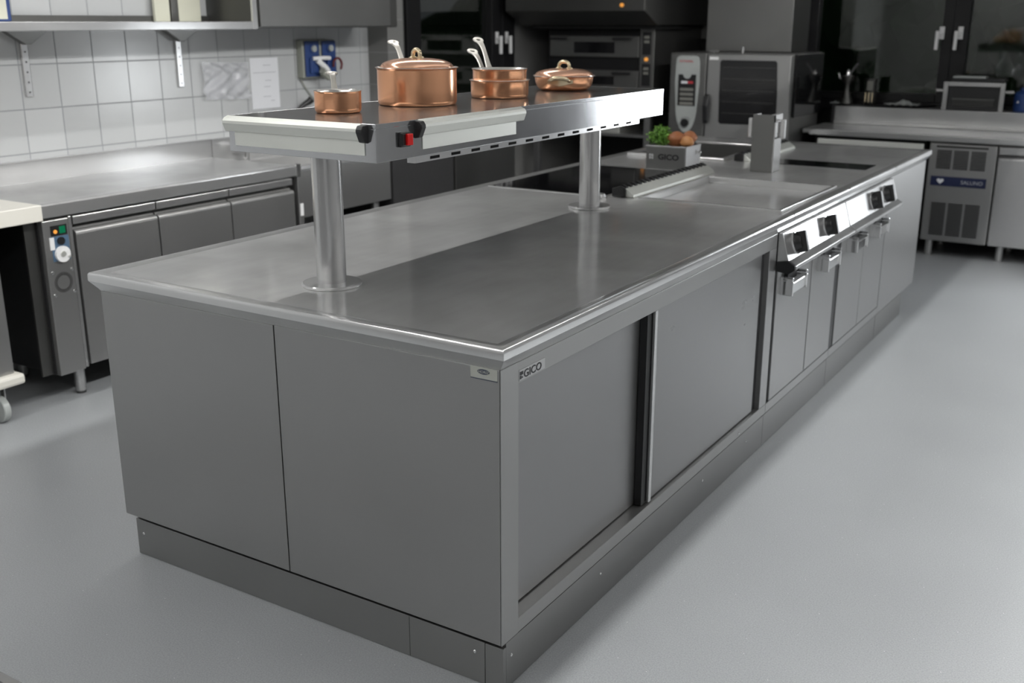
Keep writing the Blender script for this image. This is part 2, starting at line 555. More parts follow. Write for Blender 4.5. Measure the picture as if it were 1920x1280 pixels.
# back wall with window opening x -1.46..0.9, z 1.02..2.5
struct('wall_back', MB().box(XD - 0.15, -1.50, YB, YB + 0.12, 0, ZC).box(-1.50, 1.3, YB, YB + 0.12, 0, 1.0)
       .box(-1.50, 1.3, YB, YB + 0.12, 2.5, ZC).box(1.3, XR, YB, YB + 0.12, 0, ZC), 'dark_wall')

def window_handle(name, parent, x, y, z, ax):
    mb = MB()
    if ax == 'y':
        mb.box(x - 0.018, x + 0.018, y - 0.012, y, z - 0.04, z + 0.05)
        mb.cyl((x, y - 0.05, z), 0.011, 0.045, 'y', 16)
        mb.box(x - 0.033, x - 0.010, y - 0.066, y - 0.046, z - 0.115, z + 0.02)
    else:
        mb.box(x, x + 0.012, y - 0.018, y + 0.018, z - 0.04, z + 0.05)
        mb.cyl((x, y, z), 0.011, 0.05, 'x', 16)
        mb.box(x + 0.046, x + 0.066, y - 0.033, y - 0.010, z - 0.115, z + 0.02)
    return obj(name, mb, 'white', parent, 0.004)

# back window: two black-framed casements
for wi, (x0, x1, hx) in enumerate(((-1.50, -0.375, -0.45), (-0.375, 0.80, -0.32))):
    fr = MB()
    t = 0.075
    fr.box(x0, x0 + t + (0.05 if wi == 0 else 0.03), YB - 0.03, YB + 0.07, 1.0, 2.5)
    fr.box(x1 - t, x1, YB - 0.03, YB + 0.07, 1.0, 2.5)
    fr.box(x0 + t, x1 - t, YB - 0.03, YB + 0.07, 1.0, 1.0 + 0.06)
    fr.box(x0 + t, x1 - t, YB - 0.03, YB + 0.07, 2.42, 2.5)
    wo = struct('window_%d' % (wi + 1), fr, 'black_frame', None, 0.004)
    obj('pane', MB().box(x0 + 0.06, x1 - 0.06, YB + 0.015, YB + 0.035, 1.04, 2.45), 'glass', wo)
    window_handle('window_handle', wo, hx, YB - 0.03, 1.50, 'y')
struct('trim_2', MB().box(-1.50, 0.9, YB - 0.06, YB, 0.93, 1.0), 'black_frame')
# left glazed door
fr = MB()
for y0, y1 in ((4.2, 4.36), (5.27, 5.42), (5.42, 5.60)):
    fr.box(XD - 0.08, XD + 0.03, y0, y1, 0, 2.4)
fr.box(XD - 0.08, XD + 0.03, 4.36, 5.27, 2.3, 2.4).box(XD - 0.08, XD + 0.03, 4.36, 5.27, 0, 0.12)
do = struct('door_1', fr, 'black_frame', None, 0.004)
obj('pane', MB().box(XD - 0.04, XD - 0.02, 4.34, 5.29, 0.1, 2.32), 'glass', do)
window_handle('door_handle', do, XD + 0.03, 5.33, 1.46, 'x')
window_handle('door_handle', do, XD + 0.03, 5.47, 1.46, 'x')
# night outside: lawn, hedge far beyond the panes
tag(obj('lawn', MB().box(-9, 6, YB + 0.2, 16, -0.25, -0.15), 'night', kind='stuff'), 'dark lawn in the night beyond the kitchen windows', 'grass')
hb = MB()
from mathutils import noise as mnoise
for i in range(16):
    c = Vector((-7 + i * 0.8, random.uniform(10.5, 12.0), random.uniform(0.6, 1.6)))
    r = random.uniform(1.0, 1.7)
    ret = bmesh.ops.create_icosphere(hb.bm, subdivisions=4, radius=r)
    for v in ret['verts']:
        v.co = v.co * (1 + 0.35 * mnoise.noise(v.co * 2.2 + c)) + c
        v.co.z = max(v.co.z, -0.145)
tag(obj('hedge', hb, 'foliage_dark', kind='stuff'), 'dark green shrubs faintly seen through the black-framed windows', 'hedge')

# unseen ceiling lamps, some added as fill, and a blocker added to cast shadow edges
def unseen_ceiling_lamp(x, y0, y1, label, xs=(0,), z=2.82, nm='unseen_ceiling_lamp'):
    t = thing(nm, label, 'lamp', (x, (y0 + y1) / 2, z))
    obj('housing', MB().box(x - 0.06 + min(xs), x + 0.06 + max(xs), y0, y1, z + 0.02, z + 0.06), 'white', t, 0.005)
    for q in xs:
        obj('tube', MB().cyl((x + q, y0 + 0.02, z + 0.002), 0.013, y1 - y0 - 0.04, 'y', 12), 'tube', t)
    return t
unseen_ceiling_lamp(-2.05, -2.4, 3.6, 'long single tube ceiling lamp above the left aisle')
unseen_ceiling_lamp(0.66, -2.4, 5.0, 'long twin tube ceiling lamp above the added duct', (-0.16, 0.16))
unseen_ceiling_lamp(2.4, 0.5, 5.2, 'added single tube fill lamp nearest the right wall')
fl = thing('unseen_ceiling_lamp', 'added long fill lamp running across the room behind the viewer', 'lamp', (-0.6, -2.9, 2.82))
obj('housing', MB().box(-2.4, 1.2, -2.96, -2.84, 2.84, 2.88), 'white', fl, 0.005)
obj('tube', MB().cyl((-2.38, -2.9, 2.822), 0.013, 3.56, 'x', 12), 'tube', fl)
hd = thing('shadow_blocker', 'added long flat steel shadow duct hanging under the ceiling beside the island', 'blocker', (0.33, 1.4, 2.1))  # added out of view to shape the light, throws the floor and worktop shadow edges
obj('blocker_body', MB().box(0.024, 0.631, -3.0, 5.8, 2.1, 2.35), 'satin', hd, 0.004)
for yy in (-2.2, 0.6, 3.4, 5.4):
    obj('hanger', MB().cyl((0.06, yy, 2.35), 0.006, ZC - 2.35, 'z', 10), 'satin', hd)
    obj('hanger', MB().cyl((0.60, yy, 2.35), 0.006, ZC - 2.35, 'z', 10), 'satin', hd)

# floor drain at the front left
fd = thing('floor_drain', 'steel floor drain grate at the lower left corner of the floor', 'drain', (-1.5, -0.8, 0))
obj('frame', MB().plate(-2.0, -0.7, -0.98, -0.575, 0, 0.004, [(-1.97, -0.73, -0.95, -0.6)]), 'satin', fd)
g = MB()
for i in range(40):
    g.box(-1.965 + i * 0.031, -1.95 + i * 0.031, -0.948, -0.602, 0.0, 0.003)
obj('grate', g, 'satin', fd)

# ================================================================== THE ISLAND
W, L, H = 1.418, 4.459, 0.90
o_, tk, lz = 0.022, 0.1384, 0.842
bx0, bx1, by0, by1 = -W + o_, -o_, o_, L - o_

# worktop ring + plate
wt = thing('island_worktop', 'long stainless steel worktop covering the whole central island', 'worktop', (-W / 2, L / 2, lz))
prof = [(0.045, 0.8955), (0.036, 0.8975), (0.022, 0.8998), (0.010, 0.9000), (0.004, 0.8985), (0.0008, 0.8945), (0.0, 0.889), (0.0, 0.874), (0.024, lz), (0.06, lz), (0.06, 0.8955)]
rm = MB()
rings = []
for d, z in prof:
    rings.append([rm.bm.verts.new(p) for p in ((-W + d, d, z), (-d, d, z), (-d, L - d, z), (-W + d, L - d, z))])
for k in range(len(rings) - 1):
    for i in range(4):
        rm.face([rings[k][i], rings[k][(i + 1) % 4], rings[k + 1][(i + 1) % 4], rings[k + 1][i]])
obj('rim', rm, 'bright', wt, smooth=True)
tray = (-0.66, -0.075, 2.075, 2.80)
hob1 = (-1.365, -0.80, 2.02, 2.90)
hob2 = (-0.645, -0.10, 3.42, 3.62)
obj('top_plate', MB().plate(-W + 0.045, -0.045, 0.045, 2.018, 0.880, 0.8956, []), 'top', wt)
obj('top_plate', MB().plate(-W + 0.045, -0.045, 2.020, L - 0.045, 0.880, 0.8956, [tray, hob1]), 'top', wt)

# base cabinet with the two sliding doors
cb = thing('island_cabinet', 'steel base cabinet at the near end of the island with two sliding doors', 'cabinet', (-W / 2, 1.0, 0))
YC = 1.905
obj('carcass', MB().box(bx0 + 0.012, bx1 - 0.060, by0 + 0.012, YC, tk + 0.003, lz - 0.002), 'dark', cb)
ym = -0.715
obj('end_panel', MB().box(bx0, ym - 0.002, by0, by0 + 0.011, tk, lz), 'panel', cb, 0.0012)
obj('end_panel', MB().box(ym + 0.002, bx1 - 0.0035, by0, by0 + 0.011, tk, lz), 'panel', cb, 0.0012)
obj('side_panel', MB().box(bx0, bx0 + 0.011, by0 + 0.011, YC, tk, lz), 'panel', cb)
OY0, OY1, OZ0, OZ1 = 0.097, 1.825, 0.178, 0.790
obj('corner_post', MB().box(bx1 - 0.058, bx1, by0 + 0.0125, OY0, tk, lz).box(bx1 - 0.002, bx1, by0, by0 + 0.0125, tk, lz), 'panel', cb)
obj('top_rail', MB().box(bx1 - 0.058, bx1, OY0, YC, OZ1, lz), 'panel', cb, 0.0015)
obj('bottom_rail', MB().box(bx1 - 0.058, bx1, OY0, YC, tk, OZ0), 'panel', cb, 0.0015)
obj('door_post', MB().box(bx1 - 0.058, bx1, OY1 + 0.005, YC, OZ0, OZ1), 'panelh', cb, 0.0015)
d1 = obj('sliding_door', MB().box(bx1 - 0.050, bx1 - 0.040, OY0 + 0.002, 0.90, OZ0 + 0.004, OZ1 - 0.002), 'shaded_door_steel', cb, 0.001)
d2 = obj('sliding_door', MB().box(bx1 - 0.026, bx1 - 0.014, 0.895, 1.785, OZ0 + 0.004, OZ1 - 0.002), 'shaded_door_steel', cb, 0.001)
obj('grip_rail', MB().box(bx1 - 0.014, bx1 - 0.004, 0.858, 0.874, OZ0 + 0.004, OZ1 - 0.002), 'bright', d2, 0.002)
obj('gap_shadow_strip', MB().box(bx1 - 0.038, bx1 - 0.015, 0.826, 0.894, OZ0 + 0.004, OZ1 - 0.002), 'black', d2)  # black strip stands in for the shadowed gaps beside the grip rail
obj('gasket', MB().box(bx1 - 0.040, bx1 - 0.020, 1.786, OY1 + 0.004, OZ0, OZ1), 'black', cb)

def badge_gico():
    b0 = obj('badge', MB().box(bx1, bx1 + 0.0012, 0.099, 0.215, 0.795, 0.8215), 'plate', cb, 0.0004)
    q = 0.101
    mb = MB()
    for (yy, zz) in ((0, 0), (0, 0.0095), (0.0075, 0.0095)):
        mb.box(bx1 + 0.001, bx1 + 0.0018, q + yy, q + yy + 0.0065, 0.799 + zz, 0.799 + zz + 0.0082)
    mb.box(bx1 + 0.001, bx1 + 0.0018, q + 0.0085, q + 0.0125, 0.800, 0.804)
    obj('logo', mb, 'black', b0)
    text('lettering', 'GICO', 0.0265, (bx1 + 0.0012, 0.1175, 0.7985), (0, 1, 0), (0, 0, 1), 'black', b0, bold=0.0004, sx=1.22)
badge_gico()
st = obj('label_plate', MB().box(-0.103, -0.031, by0 - 0.001, by0, 0.8145, lz - 0.0005, 0).box(-0.103, -0.031, by0 - 0.0013, by0, 0.8125, 0.8148, 1), ['sticker', 'ink'], cb)
st['label'] = 'small pale maker label with a blue oval'
mb = MB()
mb.prism([(-0.068 + 0.0165 * math.cos(a * PI / 16), 0.8315 + 0.0062 * math.sin(a * PI / 16)) for a in range(32)], 'y', by0 - 0.0016, by0 - 0.0005)
obj('oval', mb, 'ink', st)
text('lettering', 'HORIZ', 0.0085, (-0.0825, by0 - 0.0016, 0.8285), (1, 0, 0), (0, 0, 1), 'sticker', st, ext=0.0002, sx=1.15)
obj('fine_print', MB().box(-0.086, -0.050, by0 - 0.0013, by0 - 0.0005, 0.8195, 0.8206), 'grey_ink', st)

# plinth
def plinth(name, parent, y0, y1, near=False):
    i = 0.0196
    x0, x1 = bx0 + i, bx1 - 0.006
    o1 = obj('plinth', MB().box(x1 - 0.012, x1, y0 + (0.0 if not near else 0.0), y1, 0.001, tk - 0.009), 'plinth_steel', parent, 0.001)
    obj('plinth', MB().box(x0, x0 + 0.012, y0, y1, 0.001, tk - 0.006), 'dark_steel', parent, 0.001)
    return o1
py = by0 + 0.018
plinth('plinth', cb, py + 0.0115, 1.905)
e1 = obj('plinth', MB().box(bx0 + 0.02, -0.083, py - 0.001, py + 0.011, 0.001, tk - 0.019), 'plinth_steel', cb, 0.001)
obj('plinth_corner', MB().box(-0.081, bx1 - 0.006, py - 0.002, py + 0.011, 0.001, tk - 0.019), 'plinth_steel', cb, 0.001)
obj('plinth_seam', MB().box(-0.318, -0.3165, py - 0.0014, py, 0.002, tk - 0.019), 'dark_steel', e1)
def screw(p, ax, parent):
    mb = MB().lathe([(0.0045, 0), (0.0045, 0.001), (0.003, 0.0024), (0.0008, 0.003)], p, ax, 16)
    if ax == 'y':
        for v in mb.bm.verts: v.co.y = 2 * p[1] - v.co.y
    return obj('screw', mb, 'chrome', parent, smooth=True)
screw((-0.113, py - 0.001, 0.085), 'y', cb)
screw((-1.345, py - 0.001, 0.075), 'y', cb)
for yy in (0.075, 0.55, 1.30, 1.72): screw((bx1 - 0.006, yy, 0.085), 'x', cb)
for yy in (1.62,): screw((bx1, yy, 0.150), 'x', cb)

# two cooking units: control panel, knobs, doors
def cook_unit(y0, y1, label, doors, knobs):
    t = thing('range_unit', label, 'range', (-W / 2, (y0 + y1) / 2, 0), 'cooking units of the island')
    obj('carcass', MB().box(bx0 + 0.012, bx1 - 0.02, y0 + 0.001, y1 - 0.001, tk, lz - 0.002), 'dark', t)
    obj('side_panel', MB().box(bx0, bx0 + 0.011, y0, y1, tk, lz), 'panel', t)
    pl = plinth('plinth', t, y0 + 0.001, y1 - 0.001)
    obj('base_rail', MB().box(bx1 - 0.02, bx1, y0 + 0.001, y1 - 0.001, tk, 0.176), 'panelh', t, 0.001)
    xs = 0.0
    cp = MB()
    pr = [(-0.022, 0.8415), (-0.006, 0.8415), (0.022, 0.742), (0.046, 0.728), (0.050, 0.724), (0.050, 0.712), (0.046, 0.708), (-0.022, 0.708)]
    cp.prism(pr, 'y', y0 + 0.006, y1 - 0.004)
    c = obj('control_panel', cp, 'bright', t, 0.0012)
    if y0 < 2.2:
        obj('end_cap', MB().prism([(-0.02, 0.735), (0.024, 0.7435), (0.05, 0.728), (0.052, 0.71), (0.03, 0.695), (-0.02, 0.700)], 'y', y0 - 0.006, y0 + 0.012), 'black', c, 0.002)
    # knobs stand square on the sloping panel
    nrm = Vector((0.0995, 0, 0.028)).normalized()
    upv = Vector((-0.028, 0, 0.0995)).normalized()
    Y = Vector((0, 1, 0))
    for ky in knobs:
        base = Vector((-0.006, ky, 0.8415)).lerp(Vector((0.022, ky, 0.742)), 0.52)
        mb = MB()
        n_ = 32
        prf = [(0.037, 0), (0.037, 0.006), (0.033, 0.010), (0.030, 0.022), (0.026, 0.026)]
        rs = []
        for r, h in prf:
            rs.append([mb.bm.verts.new(base + Y * r * math.cos(2 * PI * i / n_) + upv * r * math.sin(2 * PI * i / n_) + nrm * h) for i in range(n_)])
        for k in range(len(rs) - 1):
            for i in range(n_): mb.face([rs[k][i], rs[k][(i + 1) % n_], rs[k + 1][(i + 1) % n_], rs[k + 1][i]])
        mb.face(rs[-1]); mb.face(rs[0][::-1])
        kb = obj('knob', mb, 'black', c, smooth=True)
        g = MB()
        a = math.radians(8)
        U2 = (upv * math.cos(a) + Y * math.sin(a)); Y2 = (Y * math.cos(a) - upv * math.sin(a))
        for (hw, hl, z0, z1) in ((0.013, 0.040, 0.008, 0.044),):
            vs_ = [g.bm.verts.new(base + Y2 * sy * w_ + U2 * sz * hl + nrm * z) for (z, w_) in ((z0, hw * 1.25), (z1, hw)) for sy, sz in ((-1, -1), (1, -1), (1, 1), (-1, 1))]
            for q in ((0, 3, 2, 1), (4, 5, 6, 7), (0, 1, 5, 4), (1, 2, 6, 5), (2, 3, 7, 6), (3, 0, 4, 7)): g.face([vs_[i] for i in q])
        obj('grip', g, 'black', kb, 0.003)
        rg = MB()
        rs = []
        for r, h in ((0.0375, 0.0), (0.043, 0.0), (0.043, 0.003), (0.0375, 0.004)):
            rs.append([rg.bm.verts.new(base + Y * r * math.cos(2 * PI * i / n_) + upv * r * math.sin(2 * PI * i / n_) + nrm * h) for i in range(n_)])
        for k in range(3):
            for i in range(n_): rg.face([rs[k][i], rs[k][(i + 1) % n_], rs[k + 1][(i + 1) % n_], rs[k + 1][i]])
        obj('ring', rg, 'chrome', kb, smooth=True)
    for (a, b_) in doors:
        d = obj('door', MB().box(bx1 - 0.018, bx1, a + 0.003, b_ - 0.003, 0.180, 0.704), 'panelh', t, 0.002)
        c_ = a + (0.13 if a < 1.95 else 0.5 * (b_ - a) - 0.02)
        h0, h1 = c_ - 0.085, c_ + 0.085
        hm = MB()
        hm.box(bx1 + 0.040, bx1 + 0.044, h0, h1, 0.600, 0.642)
        for yy in (h0 - 0.004, h1 - 0.004):
            hm.box(bx1 - 0.001, bx1 + 0.050, yy, yy + 0.008, 0.594, 0.650)
            hm.cyl((bx1 - 0.001, yy + 0.004, 0.657), 0.009, 0.049, 'x', 14)
        obj('handle', hm, 'chrome', d, 0.002)
        pk = MB().prism(arc((c_, 0.640), 0.058, 0, PI, 18), 'x', bx1 - 0.001, bx1 + 0.016)
        obj('grip_recess', pk, 'black', d, 0.002)
    return t
cook_unit(1.907, 2.742, 'first cooking unit with widely spaced black knobs, beside the sliding doors', ((1.935, 2.372), (2.378, 2.735)), (2.035, 2.435))
cook_unit(2.744, 3.612, 'second cooking unit, farther along the island, with two knobs close together', ((2.80, 3.203), (3.205, 3.605)), (3.17, 3.40))
obj('filler_strip', MB().box(bx1 - 0.018, bx1 - 0.004, 2.745, 2.797, 0.180, 0.704), 'black', D.objects['range_unit.001'])
eb = thing('end_cabinet', 'plain closed steel cabinet at the far end of the island', 'cabinet', (-W / 2, 4.0, 0))
obj('carcass', MB().box(bx0, bx1, 3.614, by1, tk, lz - 0.001), 'panelh', eb, 0.0015)
plinth('plinth', eb, 3.616, by1 - 0.25)
# module joints on the rim
jm = MB()
for yy in (2.019, 2.78, 3.62):
    jm.box(-0.02, 0.0006, yy - 0.0008, yy + 0.0008, 0.874, 0.9004)
obj('joint', jm, 'dark_steel', wt)

# hobs, griddle, vent rails
h1 = thing('induction_hob', 'large black glass hob set into the island near the far shelf post', 'hob', (-1.08, 2.46, 0.88))
obj('glass', MB().box(hob1[0] + 0.006, hob1[1] - 0.006, hob1[2] + 0.006, hob1[3] - 0.006, 0.880, 0.8975), 'black_glass', h1, 0.0005)
obj('frame', MB().plate(hob1[0] - 0.004, hob1[1] + 0.004, hob1[2] - 0.004, hob1[3] + 0.004, 0.8956, 0.8985, [(hob1[0] + 0.006, hob1[1] - 0.006, hob1[2] + 0.006, hob1[3] - 0.006)]), 'satin', h1)
h2 = thing('induction_hob', 'small black glass hob at the far right end of the island top', 'hob', (-0.37, 3.52, 0.8956))
obj('glass', MB().box(hob2[0], hob2[1], hob2[2], hob2[3], 0.8956, 0.8985), 'black_glass', h2, 0.0005)
gr = thing('griddle', 'recessed polished griddle plate in the island beside the vent rail', 'griddle', (-0.37, 2.44, 0.87))
tb = MB()
a, b_, c, d = tray
tb.box(a, b_, c, d, 0.862, 0.868)
obj('cooking_plate', tb, 'top', gr)
tb = MB()
tb.plate(a - 0.008, b_ + 0.008, c - 0.008, d + 0.008, 0.8956, 0.900, [(a + 0.008, b_ - 0.008, c + 0.008, d - 0.008)])
for q in ((a, a + 0.008, c, d), (b_ - 0.008, b_, c, d), (a + 0.008, b_ - 0.008, c, c + 0.008), (a + 0.008, b_ - 0.008, d - 0.008, d)):
    tb.box(q[0], q[1], q[2], q[3], 0.868, 0.8958)
obj('rim', tb, 'bright', gr, 0.001)

def vent_rail(x0, x1, y0, y1, label, n_):
    t = thing('vent_rail', label, 'vent', ((x0 + x1) / 2, y0, 0.8956), 'slotted vent rails on the island')
    xm = (x0 + x1) / 2 + 0.005
    obj('housing', MB().prism([(x0, 0.896), (x1 + 0.035, 0.896), (x1 + 0.030, 0.908), (x1, 0.930), (xm, 0.934), (x0, 0.922)], 'y', y0, y1), 'alu', t, 0.003)  # pale metal paints in the brightness caught by the tilted faces
    g = MB()
    for i in range(n_):
        yy = y0 + 0.02 + (y1 - y0 - 0.04) * i / (n_ - 1)
        g.prism([(x0 - 0.004, 0.918), (xm - 0.002, 0.9345), (x1 - 0.006, 0.931), (x1 - 0.006, 0.936), (xm, 0.945), (x0 - 0.004, 0.928)], 'y', yy - 0.011, yy + 0.008)
    obj('slats', g, 'black', t)
    obj('end_piece', MB().prism([(x0 - 0.002, 0.897), (x1 - 0.003, 0.897), (x1 - 0.003, 0.935), (xm, 0.942), (x0 - 0.002, 0.93)], 'y', y0 - 0.012, y0 + 0.002), 'black', t, 0.004)
    return t
vent_rail(-0.775, -0.715, 2.055, 2.93, 'slotted vent rail with black slats between hob and griddle', 20)
vent_rail(-0.765, -0.715, 3.42, 4.15, 'far slotted vent rail with black slats behind the steel food box', 16)
tag(obj('drain_plug', MB().lathe([(0.028, 0), (0.028, 0.008), (0.02, 0.018), (0.008, 0.021), (0.001, 0.021)], (-0.80, 1.985, 0.8956), 'z', 32), 'bright', smooth=True),
    'small round steel cap in front of the near vent rail', 'cap')
# frames of far pans on the left side of the island
fp = thing('grill_insert', 'shallow steel framed insert behind the food box', 'grill', (-1.0, 3.7, 0.8956))
obj('frame', MB().plate(-1.35, -0.80, 3.35, 4.10, 0.8956, 0.912, [(-1.32, -0.83, 3.39, 4.06)]), 'bright', fp, 0.003)
gg = MB().box(-1.32, -0.83, 3.39, 4.06, 0.8956, 0.898)
for i in range(30):
    gg.box(-1.32, -0.83, 3.40 + i * 0.022, 3.408 + i * 0.022, 0.898, 0.904)
obj('grill_bars', gg, 'dark_steel', fp)

# upright steel holder with side handles
up = thing('utensil_column', 'upright bright steel column with a handle on each side, standing on the island', 'holder', (-0.50, 3.15, 0.8956))
ux0, ux1, uy0, uy1 = -0.562, -0.452, 3.085, 3.185
obj('dark_reflection_plate', MB().box(ux0, ux1 - 0.006, uy0 - 0.004, uy0, 0.897, 1.165), 'grey_steel', up, 0.001)  # dark facing added to paint in the column's dark front reflection
obj('body', MB().box(ux0, ux1, uy0, uy0 + 0.004, 0.897, 1.165, 0)
    .box(ux0, ux0 + 0.004, uy0 + 0.004, uy1, 0.897, 1.165)
    .box(ux1 - 0.004, ux1, uy0 + 0.004, uy1, 0.897, 1.055)
    .box(ux1 - 0.018, ux1 - 0.014, uy0 + 0.004, uy1 - 0.02, 1.055, 1.13)
    .box(ux1 - 0.022, ux1, uy0 + 0.0, uy1, 1.13, 1.168)
    .box(ux0 + 0.004, ux1 - 0.004, uy1 - 0.004, uy1, 0.897, 1.055), 'bright', up, 0.0015)
for xx in (ux0 - 0.034, ux1 + 0.014):
    hm = MB().box(xx, xx + 0.020, uy0 + 0.03, uy0 + 0.055, 1.055, 1.145)
    hm.box(min(xx, ux1 - 0.002) if xx > -0.5 else xx + 0.015, xx + 0.004 if xx > -0.5 else ux0 + 0.002, uy0 + 0.036, uy0 + 0.048, 1.070, 1.082)
    hm.box(min(xx, ux1 - 0.016) if xx > -0.5 else xx + 0.015, xx + 0.004 if xx > -0.5 else ux0 + 0.002, uy0 + 0.036, uy0 + 0.048, 1.138, 1.144)
    obj('handle', hm, 'bright', up, 0.004)

# food box
fb = thing('food_box', 'square steel box with engraved lettering holding parsley and potatoes', 'box', (-0.94, 2.98, 0.8956))
f0, f1, g0, g1, fz0, fz1 = -1.035, -0.825, 2.915, 3.095, 0.8966, 1.005
mb = MB()
mb.box(f0, f1, g0, g0 + 0.003, fz0, fz1).box(f0, f1, g1 - 0.003, g1, fz0, fz1).box(f0, f0 + 0.003, g0 + 0.003, g1 - 0.003, fz0, fz1)
mb.box(f1 - 0.003, f1, g0 + 0.003, g1 - 0.003, fz0, fz1).box(f0 + 0.003, f1 - 0.003, g0 + 0.003, g1 - 0.003, fz0, fz0 + 0.003)
mb.plate(f0 - 0.002, f1 + 0.002, g0 - 0.002, g1 + 0.002, fz1 - 0.001, fz1 + 0.006, [(f0 + 0.004, f1 - 0.004, g0 + 0.004, g1 - 0.004)])
obj('box_body', mb, 'satin', fb, 0.0012)
obj('dark_reflection_plate', MB().box(f0 + 0.001, f1 - 0.006, g0 - 0.0004, g0 + 0.001, fz0 + 0.001, fz1 - 0.002), 'grey_steel', fb)  # thin darker sheet imitates the dark reflection on the near face of the box
text('lettering', 'GICO', 0.036, (f0 + 0.065, g0 - 0.0005, 0.945), (1, 0, 0), (0, 0, 1), 'black', fb, bold=0.0012, sx=1.2)
mb = MB()
for (xx, zz) in ((0, 0), (0.012, 0), (0.012, 0.013), (0, 0.013)):
    mb.box(f0 + 0.018 + xx, f0 + 0.028 + xx, g0 - 0.0012, g0, 0.945 + zz, 0.956 + zz)
obj('logo', mb, 'chrome', fb)
obj('side_knob', MB().lathe([(0.004, -0.002), (0.004, 0.008), (0.011, 0.012), (0.011, 0.016), (0.004, 0.02)], (f1, g1 - 0.04, 0.975), 'x', 20), 'chrome', fb, smooth=True)

def potato(c, s, rz, mat, label):
    bm = MB()
    bmesh.ops.create_uvsphere(bm.bm, u_segments=28, v_segments=18, radius=1)
    ph = random.uniform(0, 6)
    for v in bm.bm.verts:
        p = v.co.copy()
        k = 1 + 0.07 * math.sin(3 * p.x + ph) + 0.06 * math.sin(4 * p.y + 2 * ph) * p.z + 0.04 * math.sin(5 * p.z + ph)
        q = Vector((p.x * s[0] * k, p.y * s[1] * k, p.z * s[2] * k))
        q.rotate(Matrix.Rotation(rz, 3, 'Z'))
        v.co = q + Vector(c)
    return tag(obj('potato', bm, mat, smooth=True), label, 'potato', 'potatoes in the food box')
potato((-0.920, 3.00, 1.036), (0.048, 0.040, 0.036), 0.3, 'potato', 'large reddish brown potato, leftmost beside the parsley')
potato((-0.850, 2.985, 1.028), (0.036, 0.030, 0.026), -0.5, 'potato_light', 'pale potato at the right end of the food box')
potato((-0.872, 3.055, 1.040), (0.045, 0.034, 0.032), 0.9, 'potato', 'brown potato at the back, half hidden by the other two')
# potatoes rest on a filling
pm = MB()
base = Vector((-0.988, 2.995, 0.985))
for i in range(46):
    a = random.uniform(0, 2 * PI); r = random.uniform(0, 0.047)
    tip = base + Vector((r * math.cos(a) * 1.3, r * math.sin(a) * 1.3, random.uniform(0.035, 0.105 - r * 0.5)))
    pm.tube([base + Vector((r * .4 * math.cos(a), r * .4 * math.sin(a), 0)), (base + tip) / 2 + Vector((0, 0, 0.01)), tip], 0.0012, 5, 0)
    for k in range(26):
        c = tip + Vector((random.gauss(0, 0.011), random.gauss(0, 0.011), random.gauss(0, 0.010)))
        e = Vector((random.gauss(0, 1), random.gauss(0, 1), random.gauss(0, .6))).normalized()
        g = e.cross(Vector((random.gauss(0, 1), random.gauss(0, 1), random.gauss(0, 1)))).normalized()
        s = random.uniform(0.003, 0.0065)
        pm.mi = 1 if random.random() < .45 else 0
        pm.face([pm.bm.verts.new(c + q) for q in (e * s * 1.5, g * s, e * -s * .3 + g * s * .3, -e * s, -g * s * .9, e * s * .2 - g * s * .2)])
tag(obj('parsley', pm, ['leaf', 'leaf_light']), 'bunch of curly green parsley in the steel food box', 'herb')

# ------------------------------------------------------------------ gantry shelf over the island
gs = thing('gantry_shelf', 'long heated steel shelf on two round posts above the island', 'shelf', (-0.73, 1.0, 0.8956))
sx0, sx1, sy0, sy1, sz0, sz1 = -0.984, -0.480, 0.174, 1.858, 1.2533, 1.3475
mb = MB()
mb.plate(sx0, sx1, sy0, sy1, sz1 - 0.012, sz1, [(sx0 + 0.004, sx1 - 0.004, sy0 + 0.004, sy1 - 0.004)])
obj('shelf_top', MB().box(sx0 + 0.0045, sx1 - 0.0045, sy0 + 0.0045, sy1 - 0.0045, sz1 - 0.012, sz1 - 0.0003), 'shelf_top', gs)
mb.box(sx0, sx1, sy0, sy0 + 0.002, sz0, sz1 - 0.012).box(sx0, sx1, sy1 - 0.002, sy1, sz0, sz1 - 0.012)
mb.box(sx0, sx0 + 0.002, sy0 + 0.002, sy1 - 0.002, sz0, sz1 - 0.012).box(sx1 - 0.002, sx1, sy0 + 0.002, sy1 - 0.002, sz0, sz1 - 0.012)
mb.box(sx0 + 0.002, sx1 - 0.002, sy0 + 0.002, sy1 - 0.002, sz0 + 0.001, sz0 + 0.004)
obj('shelf_body', mb, 'shelf', gs, 0.0015)
mb = MB().box(sx1 - 0.030, sx1 - 0.004, 0.335, 1.665, 1.236, sz0 + 0.001, 0)
for i in range(13):
    yy = 0.40 + i * 0.0965
    mb.box(sx1 - 0.006, sx1 - 0.0035, yy, yy + 0.042, 1.2405, 1.2480, 1)
obj('vent_strip', mb, ['bright', 'dark'], gs)
for yy in (0.271, 1.7636):
    p = obj('post', MB().cyl((-0.7323, yy, 0.90), 0.0405, sz0 - 0.899, 'z', 64), 'post', gs, smooth=True)
    obj('base_flange', MB().lathe([(0.080, 0.8957), (0.0815, 0.8975), (0.0815, 0.9025), (0.079, 0.905), (0.0425, 0.906)], (-0.7323, yy, 0), 'z', 64), 'bright', p, smooth=True)
